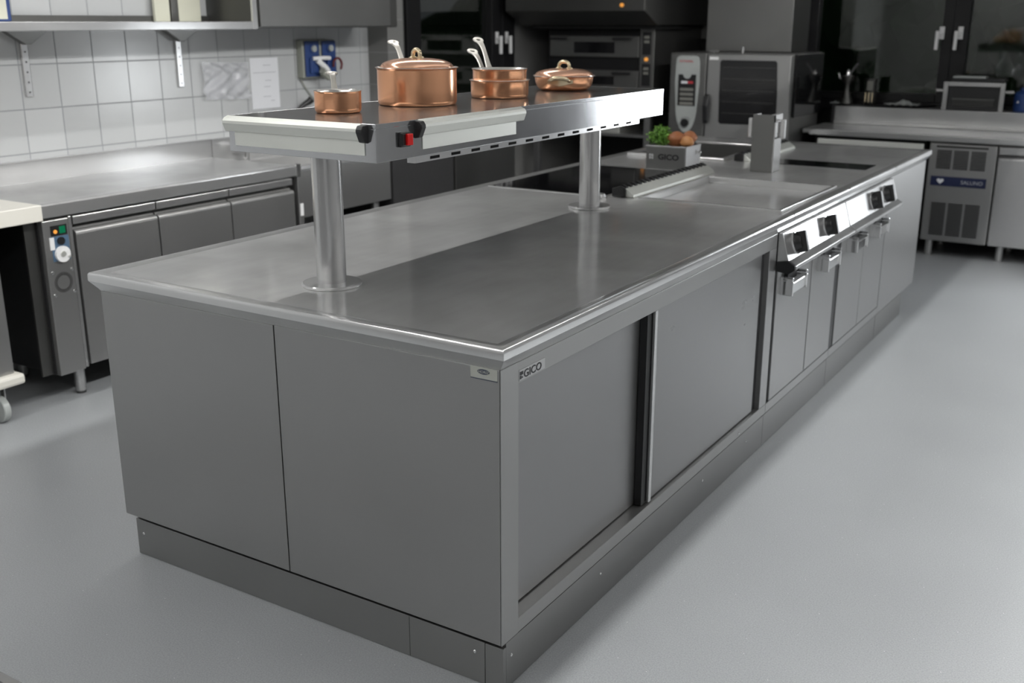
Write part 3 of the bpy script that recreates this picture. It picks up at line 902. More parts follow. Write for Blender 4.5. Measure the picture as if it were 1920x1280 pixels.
def ticket_rail(along, a, b_, label, capside):
    """order rail: rolled holder above a flat backing plate with two rivets; along 'x' on the front, 'y' on the side"""
    prf = [(0.0, 0.005), (0.006, 0.003), (0.016, -0.001), (0.0205, -0.007), (0.021, -0.014), (0.013, -0.034), (0.008, -0.036), (0.008, -0.002), (0.0, 0.0)]
    pts = [(d, 1.3430 + z) for d, z in prf]
    if along == 'x':
        rl = MB().prism([(sy0 - d, z) for d, z in pts], 'x', a, b_)
        pl = MB().box(a + 0.025, b_ + 0.008, sy0 - 0.003, sy0 + 0.0, 1.270, 1.325)
        cap = MB().prism([(sy0 - d * 1.12 + 0.001, z) for d, z in [(0.0, 1.3455), (0.016, 1.344), (0.0215, 1.335), (0.022, 1.328), (0.012, 1.303), (0.0, 1.300)]], 'x', b_ - 0.002, b_ + 0.018)
        rv = MB().cyl((a + 0.045, sy0 - 0.005, 1.316), 0.003, 0.003, 'y', 12).cyl((b_ - 0.012, sy0 - 0.005, 1.316), 0.003, 0.003, 'y', 12)
    else:
        rl = MB().prism([(sx1 + d, z) for d, z in pts], 'y', a, b_)
        pl = MB().box(sx1, sx1 + 0.003, a + 0.015, b_ - 0.028, 1.270, 1.325)
        cap = MB().prism([(sx1 + d * 1.12 - 0.001, z) for d, z in [(0.0, 1.3455), (0.016, 1.344), (0.0215, 1.335), (0.022, 1.328), (0.012, 1.303), (0.0, 1.300)]], 'y', a - 0.014, a + 0.004)
        rv = MB().cyl((sx1 + 0.002, a + 0.035, 1.312), 0.003, 0.003, 'x', 12).cyl((sx1 + 0.002, b_ - 0.045, 1.312), 0.003, 0.003, 'x', 12)
    r = obj('ticket_rail', rl, 'alu', gs, 0.001)
    r['label'] = label
    obj('backing_plate', pl, 'alu', r, 0.001)
    obj('end_cap', cap, 'black', r, 0.002)
    obj('rivet', rv, 'dark_steel', r)
ticket_rail('x', -0.985, -0.522, 'pale order rail on the short front face', 1)
ticket_rail('y', 0.345, 0.845, 'pale order rail on the long side face', 0)
sw = obj('switch', MB().box(sx1, sx1 + 0.009, 0.262, 0.302, 1.284, 1.321), 'black', gs, 0.002)
obj('rocker', MB().prism([(sx1 + 0.008, 0.2805), (sx1 + 0.017, 0.2805), (sx1 + 0.020, 0.299), (sx1 + 0.008, 0.300)], 'z', 1.288, 1.317), 'red', sw, 0.002)
obj('rocker_shade', MB().prism([(sx1 + 0.008, 0.265), (sx1 + 0.012, 0.266), (sx1 + 0.010, 0.280), (sx1 + 0.008, 0.280)], 'z', 1.288, 1.317), 'black', sw, 0.002)

# ------------------------------------------------------------------ copper pans
ZS = sz1
def pan(name, label, cat, cx, cy, r, h, z0, az, hl, rise, lid=False, flare=0.006, hmat='cast', group=None):
    t = thing(name, label, cat, (cx, cy, z0), group)
    th = 0.0025
    pr = [(0.001, 0), (r * 0.9, 0), (r - 0.004, 0.0015), (r - 0.001, 0.006), (r, 0.014), (r, h - 0.006), (r + flare * 0.5, h - 0.002), (r + flare, h)]
    mb = MB().lathe(pr, (cx, cy, z0), 'z', 72, 0, cap=False)
    pi_ = [(r + flare, h), (r + flare - 0.001, h + 0.0012), (r - th, h - 0.004), (r - th, 0.012), (r - 0.010, 0.004), (0.001, 0.003)]
    mb.lathe(pi_, (cx, cy, z0), 'z', 72, 1, cap=False)
    bmesh.ops.remove_doubles(mb.bm, verts=mb.bm.verts[:], dist=0.00002)
    obj('pan_body', mb, ['copper', 'tin'], t, smooth=True)
    # handle
    dr = Vector((math.cos(az), math.sin(az), 0))
    sd = Vector((-math.sin(az), math.cos(az), 0))
    C = Vector((cx, cy, z0))
    zr = h - 0.022
    pts, ws = [], []
    N = 14
    for i in range(N + 1):
        q = i / N
        rr = r + 0.003 + hl * q
        zz = zr + rise * q + 0.010 * math.sin(q * PI) - 0.004 * math.sin(q * 2 * PI)
        pts.append(C + dr * rr + Vector((0, 0, zz)))
        ws.append(0.029 - 0.011 * math.sin(q * PI) - 0.006 * q)
    hb_ = MB().ribbon(pts, ws, sd, 0.0065)
    # root flange
    e = C + dr * (r + 0.002)
    hb_.ribbon([e + Vector((0, 0, zr - 0.020)), e + Vector((0, 0, zr + 0.006))], [0.034, 0.026], sd, 0.005)
    hb_.ribbon([pts[-1], pts[-1] + (pts[-1] - pts[-2]).normalized() * 0.005], [0.023, 0.026], sd, 0.006)
    # eye at the tip
    d_ = (pts[-1] - pts[-2]).normalized()
    ec = pts[-1] + d_ * 0.019
    nn = d_.cross(sd).normalized()
    ring = []
    for i in range(24):
        a = 2 * PI * i / 24
        cc = ec + d_ * 0.0175 * math.cos(a) + sd * 0.0130 * math.sin(a)
        rad = (d_ * math.cos(a) + sd * math.sin(a)).normalized()
        ring.append([hb_.bm.verts.new(cc + rad * 0.0056 * math.cos(b__) + nn * 0.004 * math.sin(b__)) for b__ in [2 * PI * k / 8 for k in range(8)]])
    for i in range(24):
        for k in range(8):
            hb_.face([ring[i][k], ring[(i + 1) % 24][k], ring[(i + 1) % 24][(k + 1) % 8], ring[i][(k + 1) % 8]])
    obj('handle', hb_, hmat, t, smooth=True)
    return t

AZ0 = math.atan2(0.81, -0.50)
def view_az(cx, cy, off):
    return math.atan2(cy - CAM.y, cx - CAM.x) + math.radians(off)
pan('saucepan', 'small copper saucepan standing alone at the near end of the shelf', 'pan', -0.798, 0.405, 0.0640, 0.058, ZS, view_az(-0.798, 0.405, 5), 0.085, 0.060, flare=0.0012)
pan('stockpot', 'large lidded copper pot, the tallest pan on the shelf', 'pot', -0.793, 0.760, 0.1190, 0.108, ZS, view_az(-0.793, 0.76, 15.5), 0.135, 0.085, flare=0.006)
pan('saucepan', 'lower wider copper pan of the stacked pair', 'pan', -0.749, 1.150, 0.0950, 0.056, ZS, view_az(-0.75, 1.15, 22), 0.135, 0.100, flare=0.005, group='stacked copper pans')
pan('saucepan', 'upper narrower copper pan of the stacked pair', 'pan', -0.749, 1.150, 0.0880, 0.086, ZS + 0.0055, view_az(-0.75, 1.15, 18), 0.130, 0.102, flare=0.004, group='stacked copper pans')

def lid(cx, cy, r, z, dome, label, az, knobw):
    t = thing('pot_lid', label, 'lid', (cx, cy, z))
    pr = [(r, 0), (r + 0.0035, 0.0008), (r + 0.0035, 0.0025)]
    for i in range(9):
        a = i / 8 * PI / 2
        pr.append((r * 0.985 * math.cos(a) ** 0.8 + 0.0005, 0.003 + dome * math.sin(a)))
    obj('lid_body', MB().lathe(pr, (cx, cy, z), 'z', 72), 'copper_lid', t, smooth=True)
    dr = Vector((math.cos(az), math.sin(az), 0)); top = Vector((cx, cy, z + dome + 0.003))
    pts = []
    for i in range(15):
        a = PI * i / 14
        pts.append(top + dr * (-knobw * math.cos(a)) + Vector((0, 0, 0.024 * math.sin(a) ** 0.55 - 0.001)))
    hb_ = MB().tube(pts, 0.0068, 12)
    for s in (-1, 1):
        p = top + dr * knobw * s
        hb_.lathe([(0.012, -0.0015), (0.012, 0.002), (0.006, 0.005)], tuple(p), 'z', 20)
    obj('lid_handle', hb_, 'brass', t, smooth=True)
    return t
lid(-0.793, 0.760, 0.109, ZS + 0.1085, 0.024, 'domed copper lid on the large pot', view_az(-0.793, 0.76, 50), 0.014)

# saute pan with two side handles
sp = thing('casserole', 'low round copper casserole with two loop handles, farthest on the shelf', 'casserole', (-0.762, 1.603, ZS))
cx, cy, R0 = -0.762, 1.603, 0.108
pr = [(0.001, 0), (0.078, 0), (0.090, 0.004), (0.099, 0.014), (0.104, 0.028), (0.107, 0.046), (0.112, 0.050)]
mb = MB().lathe(pr, (cx, cy, ZS), 'z', 72, 0, cap=False)
mb.lathe([(0.112, 0.050), (0.112, 0.052), (0.1045, 0.046), (0.100, 0.026), (0.088, 0.008), (0.001, 0.004)], (cx, cy, ZS), 'z', 72, 1, cap=False)
obj('pan_body', mb, ['copper', 'tin'], sp, smooth=True)
def loop_handle(az, zc):
    dr = Vector((math.cos(az), math.sin(az), 0)); sd = Vector((-math.sin(az), math.cos(az), 0))
    c = Vector((cx, cy, ZS + zc)) + dr * 0.103
    pts = []
    for i in range(17):
        a = PI * i / 16
        pts.append(c + sd * (-0.034 * math.cos(a)) + dr * (0.036 * math.sin(a) ** 0.6) + Vector((0, 0, 0.012 * math.sin(a))))
    hb_ = MB().tube(pts, [0.0058 + 0.002 * math.sin(PI * i / 16) for i in range(17)], 12)
    hb_.ribbon([c + sd * -0.046 - dr * 0.003 + Vector((0, 0, -.002)), c + dr * 0.003 + Vector((0, 0, -0.004)), c + sd * 0.046 - dr * 0.003 + Vector((0, 0, -.002))], [0.012, 0.030, 0.012], (0, 0, 1), 0.004)
    obj('loop_handle', hb_, 'brass', sp, smooth=True)
fa = view_az(cx, cy, 180)
loop_handle(fa - math.radians(8), 0.036)
loop_handle(fa + math.radians(172), 0.034)
lid(cx, cy, 0.106, ZS + 0.0515, 0.022, 'copper lid with a bronze handle on the low casserole', fa + math.radians(60), 0.022)

# ================================================================== LEFT SIDE
FX, LH = -2.72, 0.87
# worktop with backsplash
lw = thing('wall_worktop', 'steel worktop with upstand along the tiled left wall', 'worktop', (-3.04, 1.6, LH))
CY1 = 2.245
obj('top_plate', MB().box(XL + 0.012, FX - 0.012, 0.737, CY1, LH - 0.02, LH - 0.002), 'top', lw)
obj('front_edge', MB().prism([(FX - 0.03, LH), (FX - 0.006, LH), (FX, LH - 0.006), (FX, LH - 0.055), (FX - 0.015, LH - 0.062), (FX - 0.03, LH - 0.062)], 'y', 0.737, CY1), 'bright', lw, 0.002)
obj('upstand', MB().box(XL + 0.001, XL + 0.018, 0.737, CY1, LH - 0.02, LH + 0.098).box(XL + 0.001, XL + 0.03, 0.737, CY1, LH + 0.096, LH + 0.101), 'bright', lw, 0.001)
obj('end_clip', MB().box(FX - 0.02, FX + 0.002, CY1, CY1 + 0.03, LH - 0.065, LH + 0.004), 'chrome', lw, 0.002)
# refrigerated counter
fg = thing('refrigerated_counter', 'refrigerated steel counter with three doors and control strip by the left wall', 'fridge', (-3.04, 1.5, 0))
obj('carcass', MB().box(XL + 0.04, FX - 0.055, 0.755, 2.225, 0.15, LH - 0.066), 'dark_steel', fg)
obj('side_panel', MB().box(XL + 0.04, FX - 0.03, 0.742, 0.754, 0.14, LH - 0.066), 'black', fg)
obj('side_edge', MB().box(FX - 0.055, FX - 0.045, 0.690, 0.742, 0.14, LH - 0.066), 'dark_steel', fg)
cs = obj('control_panel', MB().box(FX - 0.055, FX - 0.004, 0.748, 0.872, 0.135, 0.802), 'panel', fg, 0.004)
px = FX - 0.004
obj('display', MB().box(px, px + 0.003, 0.783, 0.858, 0.735, 0.778, 0).box(px + 0.003, px + 0.0036, 0.822, 0.850, 0.742, 0.772, 1).cyl((px + 0.003, 0.802, 0.752), 0.0085, 0.002, 'x', 16, 2), ['black', 'green', 'orange'], cs)
obj('blue_plate', MB().box(px, px + 0.002, 0.780, 0.862, 0.628, 0.732), 'steel_blue', cs)
obj('white_tag', MB().box(px, px + 0.004, 0.772, 0.792, 0.678, 0.730), 'white', cs)
obj('thermostat_knob', MB().cyl((px, 0.822, 0.712), 0.016, 0.012, 'x', 24), 'black', cs, smooth=True)
dl = obj('dial', MB().cyl((px, 0.822, 0.656), 0.034, 0.014, 'x', 36), 'white', cs, smooth=True)
obj('dial_centre', MB().cyl((px + 0.014, 0.820, 0.657), 0.012, 0.004, 'x', 24).cyl((px + 0.014, 0.846, 0.643), 0.005, 0.004, 'x', 12), 'alu', dl)
vm_ = MB()
for i in range(36):
    a = 2 * PI * i / 36
    r0, r1 = 0.030, 0.044
    c, s_ = math.cos(a), math.sin(a)
    w_ = 0.0014
    vm_.prism([(0.815 + r0 * c - w_ * s_, 0.535 + r0 * s_ + w_ * c), (0.815 + r0 * c + w_ * s_, 0.535 + r0 * s_ - w_ * c),
              (0.815 + r1 * c + w_ * s_, 0.535 + r1 * s_ - w_ * c), (0.815 + r1 * c - w_ * s_, 0.535 + r1 * s_ + w_ * c)], 'x', px, px + 0.0006)
obj('vent_slots', vm_, 'dark', cs)
for q, z_ in ((0.768, 0.583), (0.862, 0.583), (0.768, 0.487), (0.862, 0.487)):
    obj('screw', MB().lathe([(0.007, 0), (0.007, 0.002), (0.002, 0.004)], (px, q, z_), 'x', 16), 'chrome', cs, smooth=True)
obj('post_strip', MB().box(FX - 0.05, FX - 0.008, 0.874, 0.890, 0.14, 0.806), 'satin', fg, 0.002)
ds = (0.896, 1.335, 1.780, 2.225)
for i in range(3):
    a, b_ = ds[i] + 0.004, ds[i + 1] - 0.004
    obj('top_strip', MB().box(FX - 0.05, FX - 0.012, a, b_, 0.768, 0.802), 'satin', fg, 0.003)
    obj('door', MB().prism([(FX - 0.05, 0.15), (FX - 0.002, 0.15), (FX - 0.002, 0.725), (FX - 0.004, 0.735), (FX - 0.014, 0.742), (FX - 0.026, 0.742), (FX - 0.034, 0.752), (FX - 0.05, 0.752)], 'y', a, b_), 'panel', fg, 0.002)
for x_, y_ in ((FX - 0.10, 0.90), (FX - 0.10, 2.1), (XL + 0.12, 0.90), (XL + 0.12, 2.1)):
    obj('leg', MB().cyl((x_, y_, 0.012), 0.024, 0.14, 'z', 24, 0).cyl((x_, y_, 0.001), 0.021, 0.012, 'z', 24, 1), ['satin', 'rubber'], fg, smooth=True)
# pale board top and the trolley at far left
tag(obj('cutting_board', MB().box(XL + 0.02, FX + 0.03, -0.35, 0.735, LH + 0.0015 - 0.062, LH + 0.006), 'white_board', bevel=0.004), 'thick pale cutting board top at the left picture edge', 'board')
tr = thing('trolley', 'steel trolley partly cut off at the left edge under the pale board', 'trolley', (-2.95, 0.25, 0))
obj('body', MB().box(XL + 0.08, FX - 0.03, -0.25, 0.555, 0.20, 0.745), 'panel', tr, 0.004)
obj('dark_gap_fill', MB().box(XL + 0.10, FX - 0.08, -0.22, 0.53, 0.745, LH - 0.0615), 'black', tr)  # black box put in for the shade in the gap below the board
obj('bumper', MB().box(XL + 0.06, FX + 0.005, -0.27, 0.580, 0.155, 0.200), 'white_board', tr, 0.012)
obj('handle', MB().tube([(FX - 0.10, 0.552, 0.758), (FX - 0.04, 0.565, 0.77), (FX - 0.04, 0.57, 0.785)], 0.008, 10), 'black', tr)
for y_ in (0.49, -0.15):
    for x_ in (FX - 0.06, XL + 0.16):
        cst = obj('caster', MB().cyl((x_, y_ - 0.015, 0.056), 0.055, 0.03, 'y', 28), 'grey_plastic', tr, 0.004, smooth=True)
        obj('fork', MB().box(x_ - 0.012, x_ + 0.012, y_ - 0.024, y_ - 0.018, 0.05, 0.155).box(x_ - 0.012, x_ + 0.012, y_ + 0.018, y_ + 0.024, 0.05, 0.155), 'satin', cst)
# sink unit
sk = thing('sink_unit', 'lower steel sink unit with deep apron next to the refrigerated counter', 'sink', (-3.0, 2.65, 0))
obj('apron', MB().box(FX - 0.03, FX - 0.005, 2.285, 3.035, 0.585, LH - 0.015), 'panel', sk, 0.004)
obj('side_panel', MB().box(FX - 0.03, FX - 0.0, 2.25, 2.285, 0.02, LH - 0.02), 'panel', sk, 0.003)
obj('basin', MB().plate(XL + 0.02, FX - 0.03, 2.28, 3.035, 0.60, LH - 0.035, [(XL + 0.1, FX - 0.09, 2.36, 2.95)]).box(XL + 0.1, FX - 0.09, 2.36, 2.95, 0.60, 0.62), 'top', sk, 0.003)
obj('rim', MB().prism([(FX - 0.05, LH - 0.03), (FX - 0.05, LH - 0.012), (FX - 0.002, LH - 0.012), (FX, LH - 0.03), (FX - 0.01, LH - 0.045)], 'y', 2.28, 3.035), 'bright', sk, 0.002)
obj('service_label', MB().box(FX + 0.0, FX + 0.001, 2.258, 2.282, 0.60, 0.665), 'white', sk)
obj('leg', MB().cyl((FX - 0.06, 2.95, 0.0), 0.022, 0.6, 'z', 20), 'satin', sk, smooth=True)
obj('leg', MB().cyl((XL + 0.1, 2.95, 0.0), 0.022, 0.6, 'z', 20), 'satin', sk, smooth=True)
obj('lower_shelf', MB().box(XL + 0.05, FX - 0.05, 2.29, 2.98, 0.24, 0.26), 'dark_steel', sk)
obj('upstand', MB().box(XL + 0.001, XL + 0.018, 2.25, 3.035, LH - 0.035, LH + 0.098), 'bright', sk, 0.001)
tp = thing('tap', 'small chrome tap standing at the back of the sink', 'tap', (XL + 0.07, 2.45, LH - 0.035))
obj('tap_body', MB().cyl((XL + 0.07, 2.45, LH - 0.035), 0.018, 0.05, 'z', 20).tube([(XL + 0.07, 2.45, LH + 0.01), (XL + 0.09, 2.45, LH + 0.05), (XL + 0.16, 2.45, LH + 0.045), (XL + 0.19, 2.45, LH + 0.01)], 0.010, 12), 'chrome', tp, smooth=True)
obj('lever', MB().cyl((XL + 0.07, 2.40, LH + 0.025), 0.008, 0.10, 'y', 12), 'chrome', tp, smooth=True)
# dark and steel cabinets farther on
dc = thing('undercounter_cabinet', 'dark glossy undercounter cabinet between sink unit and plain steel cabinet', 'cabinet', (-3.0, 3.36, 0))
obj('body', MB().box(XL + 0.17, FX - 0.02, 3.05, 3.675, 0.05, 0.95), 'black', dc, 0.004)
obj('door', MB().box(FX - 0.02, FX - 0.003, 3.055, 3.67, 0.06, 0.94), 'dark_wall', dc, 0.003)
obj('foot', MB().box(XL + 0.2, FX - 0.05, 3.10, 3.62, 0.0, 0.05), 'black', dc)
sc_ = thing('steel_cabinet', 'plain grey steel cabinet standing beyond the dark cabinet', 'cabinet', (-3.0, 4.03, 0))
obj('body', MB().box(XL, FX - 0.016, 3.84, 4.41, 0.08, 0.99), 'dark_steel', sc_, 0.004)
obj('door', MB().box(FX - 0.016, FX, 3.69, 4.405, 0.09, 0.98), 'dark_steel', sc_, 0.003)
obj('body_extension', MB().box(XL + 0.17, FX - 0.016, 3.685, 3.84, 0.08, 0.99), 'dark_steel', sc_, 0.002)
obj('foot', MB().box(XL + 0.2, FX - 0.06, 3.75, 4.35, 0.0, 0.08), 'black', sc_)

# wall shelf, brackets, wall cabinet
SF = -3.0
ws_ = thing('wall_shelf', 'open steel wall shelf on two brackets above the tiled wall', 'shelf', (-3.18, 1.3, 1.55))
obj('shelf_board', MB().box(XL + 0.002, SF, -0.4, 2.300, 1.548, 1.5865), 'bright', ws_, 0.003)
obj('back_upstand', MB().box(XL + 0.002, XL + 0.02, -0.4, 2.300, 1.5865, 1.615), 'dark_steel', ws_)
obj('end_panel', MB().box(XL + 0.002, SF - 0.01, 2.300, 2.312, 1.548, 2.25), 'dark_steel', ws_)
obj('front_post', MB().box(SF - 0.014, SF + 0.002, 2.285, 2.316, 1.548, 2.25), 'bright', ws_, 0.002)
obj('top_board', MB().box(XL + 0.002, SF, -0.4, 2.3, 2.22, 2.25), 'satin', ws_)
for y_ in (1.190, 2.080):
    br = obj('bracket', MB().box(XL + 0.001, XL + 0.014, y_ - 0.018, y_ + 0.018, 1.255, 1.50), 'bright', ws_, 0.003)
    obj('gusset', MB().prism([(y_ - 0.11, 1.548), (y_ + 0.11, 1.548), (y_ + 0.012, 1.487), (y_ - 0.012, 1.487)], 'x', XL + 0.014, XL + 0.05), 'grey_steel', br, 0.002)
    hm = MB()
    for k in range(5):
        hm.cyl((XL + 0.0142, y_, 1.275 + k * 0.045), 0.0045, 0.0008, 'x', 12)
    obj('bracket_hole', hm, 'black', br)
# things on the wall shelf
pk = thing('food_package', 'blue and cream printed package on the wall shelf at the top left corner', 'package', (-3.2, 0.88, 1.5865))
obj('carton', MB().box(-3.27, -3.10, 0.80, 0.985, 1.5870, 1.72), 'blue', pk, 0.006)
obj('front_print', MB().box(-3.10, -3.0985, 0.905, 0.965, 1.597, 1.72, 0).box(-3.10, -3.0985, 0.80, 0.90, 1.590, 1.607, 0).prism([(0.90, 1.60), (0.90, 1.66), (0.87, 1.64), (0.855, 1.72), (0.845, 1.72), (0.86, 1.62)], 'x', -3.10, -3.0985, 1), ['cream', 'white_board'], pk)
tag(obj('board', MB().box(XL + 0.022, XL + 0.042, 1.925, 2.020, 1.5870, 1.95), 'cream', bevel=0.003), 'left one of two cream boards standing against the wall on the shelf', 'board', 'cream boards on the wall shelf')
tag(obj('board', MB().box(XL + 0.022, XL + 0.042, 2.075, 2.225, 1.5870, 1.95), 'cream', bevel=0.003), 'right one of two cream boards, next to the steel wall cabinet', 'board', 'cream boards on the wall shelf')
tag(obj('rod', MB().box(XL + 0.022, XL + 0.05, 2.024, 2.070, 1.5870, 1.95), 'dark_steel', bevel=0.003), 'dark upright bar between the two cream boards', 'bar')
wc = thing('wall_cabinet', 'closed steel wall cabinet with sliding front beside the open shelf', 'cabinet', (-3.18, 2.9, 1.55))
obj('body', MB().box(XL + 0.002, SF - 0.012, 2.325, 3.50, 1.553, 2.25), 'grey_steel', wc, 0.003)
obj('door', MB().box(SF - 0.012, SF + 0.004, 2.335, 3.42, 1.560, 2.24), 'grey_steel', wc, 0.003)
obj('side_strip', MB().box(SF - 0.012, SF - 0.004, 3.43, 3.495, 1.556, 2.24), 'dark_steel', wc, 0.002)

# things on the tiled wall
slv = thing('plastic_sleeve', 'crumpled clear plastic sleeve stuck to the wall tiles', 'sleeve', (XL, 2.38, 1.27))
mb = MB()
nx, nz = 44, 30
gv = [[None] * (nz + 1) for _ in range(nx + 1)]
for i in range(nx + 1):
    for j in range(nz + 1):
        u, v = i / nx, j / nz
        bul = 0.018 + 0.010 * math.sin(u * PI) * math.sin(v * PI) + 0.0075 * math.sin(13 * u + 6 * v + 2 * math.sin(7 * v)) + 0.005 * math.sin(17 * v - 19 * u)
        gv[i][j] = mb.bm.verts.new((XL + bul, 2.225 + 0.335 * u, 1.178 + 0.200 * v - 0.01 * u))
for i in range(nx):
    for j in range(nz):
        mb.face([gv[i][j], gv[i + 1][j], gv[i + 1][j + 1], gv[i][j + 1]])
obj('film', mb, 'sleeve', slv, smooth=True)
ppr = thing('paper_sheet', 'white printed sheet of paper taped beside the plastic sleeve', 'paper', (XL, 2.70, 1.24))
obj('sheet', MB().box(XL + 0.001, XL + 0.0025, 2.590, 2.812, 1.105, 1.388), 'paper', ppr)
mb = MB()
for (a, b_, z_) in ((2.61, 2.79, 1.305), (2.69, 2.75, 1.345), (2.70, 2.75, 1.26), (2.69, 2.74, 1.225), (2.68, 2.74, 1.17), (2.74, 2.77, 1.145)):
    mb.box(XL + 0.0025, XL + 0.003, a, b_, z_, z_ + 0.003)
obj('print', mb, 'grey_ink', ppr)
for k, (y0, lab) in enumerate(((2.985, 'left blue wall socket box with a white plug in it'), (3.135, 'right blue wall socket box beside the plugged one'))):
    t = thing('socket_box', lab, 'socket', (XL, y0 + 0.07, 1.36), 'blue socket boxes on the tiled wall')
    obj('back_box', MB().box(XL + 0.001, XL + 0.05, y0 - 0.012, y0 + 0.128, 1.262, 1.482), 'olive_plastic', t, 0.006)
    obj('front', MB().box(XL + 0.05, XL + 0.062, y0 + 0.002, y0 + 0.122, 1.270, 1.475), 'blue', t, 0.005)
    obj('switch_dial', MB().cyl((XL + 0.062, y0 + 0.066, 1.432), 0.030, 0.004, 'x', 28, 0).cyl((XL + 0.066, y0 + 0.066, 1.432), 0.019, 0.012, 'x', 24, 1), ['blue', 'grey_plastic'], t, smooth=True)
    obj('socket_lid', MB().box(XL + 0.062, XL + 0.075, y0 + 0.03, y0 + 0.10, 1.29, 1.38), 'blue', t, 0.006)
pg = thing('power_plug', 'white angled plug hanging from the left blue socket', 'plug', (XL + 0.09, 3.08, 1.36))
obj('plug_body', MB().tube([(XL + 0.078, 3.03, 1.375), (XL + 0.10, 3.10, 1.378), (XL + 0.10, 3.155, 1.376)], 0.012, 12).tube([(XL + 0.085, 3.06, 1.365), (XL + 0.10, 3.11, 1.325), (XL + 0.10, 3.135, 1.300)], 0.017, 12), 'white', pg, smooth=True)
obj('plug_grip', MB().tube([(XL + 0.10, 3.08, 1.305), (XL + 0.10, 3.12, 1.275), (XL + 0.10, 3.14, 1.262)], 0.020, 12), 'olive_plastic', pg, smooth=True)
obj('cable', MB().tube([(XL + 0.10, 3.15, 1.27), (XL + 0.09, 3.18, 1.23), (XL + 0.06, 3.23, 1.15), (XL + 0.04, 3.27, 1.03), (XL + 0.03, 3.28, 0.9)], 0.008, 10), 'cable', pg, smooth=True)
rp = MB()
pts = [(XL + 0.09, 3.235 + 0.038 * math.cos(a), 1.335 + 0.038 * math.sin(a)) for a in [PI * 1.1 - i * PI * 1.35 / 14 for i in range(15)]]
tag(obj('cable_loop', rp.tube(pts, 0.007, 10), 'dark_red', smooth=True), 'dark red cable loop at the right blue socket', 'cable')
tag(obj('wall_cable', MB().tube([(XL + 0.012, 2.985, 1.26), (XL + 0.010, 3.03, 1.20), (XL + 0.010, 3.10, 1.13), (XL + 0.010, 3.16, 1.06), (XL + 0.010, 3.2, 0.95)], 0.004, 8), 'olive_plastic', smooth=True), 'thin pale cable running down from the left socket box', 'cable')
tag(obj('spout', MB().tube([(XL + 0.035, 2.88, 0.972), (XL + 0.035, 2.90, 1.05), (XL + 0.035, 2.93, 1.085), (XL + 0.04, 2.975, 1.110), (XL + 0.05, 3.005, 1.125), (XL + 0.06, 3.02, 1.140)], [0.008, 0.009, 0.011, 0.014, 0.019, 0.021], 14), 'black', smooth=True), 'black curved hose spout rising behind the near end of the shelf', 'spout')

# ================================================================== BACK SIDE
# deck oven
OY = 5.70
ov = thing('deck_oven', 'tall dark deck oven with two baking chambers under a steel canopy', 'oven', (-2.75, 6.1, 0))
obj('body', MB().box(-3.23, -2.42, OY + 0.03, 6.60, 1.02, 1.53), 'black_frame', ov, 0.004)
obj('control_column', MB().box(-2.415, -2.295, OY, 6.60, 1.0, 1.545), 'grey_steel', ov, 0.004)
for z0, z1 in ((1.322, 1.480), (1.085, 1.225)):
    d = obj('oven_door', MB().box(-3.205, -2.425, OY + 0.005, OY + 0.03, z0, z1), 'grey_steel', ov, 0.003)
    obj('door_window', MB().box(-2.985, -2.63, OY + 0.002, OY + 0.006, z0 + 0.03, z1 - 0.045), 'black_glass', d)
    for xx in (-3.19, -2.635):
        obj('door_handle', MB().box(xx, xx + 0.155, OY - 0.035, OY - 0.015, z1 - 0.028, z1 - 0.012).box(xx + 0.02, xx + 0.035, OY - 0.02, OY + 0.006, z1 - 0.028, z1 - 0.014).box(xx + 0.12, xx + 0.135, OY - 0.02, OY + 0.006, z1 - 0.028, z1 - 0.014), 'black', d, 0.003)
for zc in (1.345, 1.115):
    dsp = obj('display', MB().box(-2.392, -2.322, OY - 0.003, OY, zc, min(zc + 0.165, 1.51)), 'black', ov)
    obj('readout', MB().box(-2.378, -2.336, OY - 0.005, OY - 0.003, zc + 0.118, zc + 0.138).box(-2.378, -2.336, OY - 0.005, OY - 0.003, zc + 0.085, zc + 0.105), 'lcd', dsp)
obj('indicator', MB().cyl((-2.357, OY - 0.010, 1.312), 0.014, 0.01, 'y', 20), 'orange', ov, smooth=True)
cpy = obj('canopy', MB().prism([(OY - 0.35, 1.66), (OY - 0.35, 1.85), (6.6, 1.85), (6.6, 1.56), (OY - 0.12, 1.56)], 'x', -3.40, -2.22), 'dark_steel', ov, 0.004)
obj('canopy_lamp', MB().cyl((-2.40, OY - 0.36, 1.70), 0.014, 0.012, 'y', 16), 'orange', cpy, smooth=True)
obj('black_gap', MB().box(-3.30, -2.25, OY - 0.10, 6.5, 1.532, 1.56), 'dark', ov)
for xx in (-3.36, -2.37):
    for yy in (OY + 0.02, 6.52):
        obj('stand_post', MB().box(xx, xx + 0.05, yy, yy + 0.05, 0, 1.02 if xx < -3 else 1.0), 'satin', ov, 0.002)
obj('stand_shelf', MB().box(-3.31, -2.37, OY + 0.03, 6.52, 0.72, 0.74), 'satin', ov, 0.002)
obj('stand_shelf', MB().box(-3.31, -2.37, OY + 0.03, 6.52, 0.86, 0.875), 'dark_steel', ov, 0.002)
obj('stand_top', MB().box(-3.36, -2.32, OY + 0.02, 6.57, 0.985, 1.02), 'dark_steel', ov, 0.002)
obj('stand_shelf', MB().box(-3.31, -2.37, OY + 0.03, 6.52, 0.25, 0.27), 'satin', ov, 0.002)
for k, (x0, z0) in enumerate(((-3.2, 0.741), (-3.2, 0.876))):
    tag(obj('baking_tray', MB().box(x0, x0 + 0.60, OY + 0.06, 6.4, z0, z0 + (0.055 if k == 0 else 0.03)), 'alu' if k == 0 else 'satin', bevel=0.004), ('deep pale tray on the lower shelf under the deck oven', 'shallow steel tray on the upper shelf under the deck oven')[k], 'tray', 'trays under the deck oven')
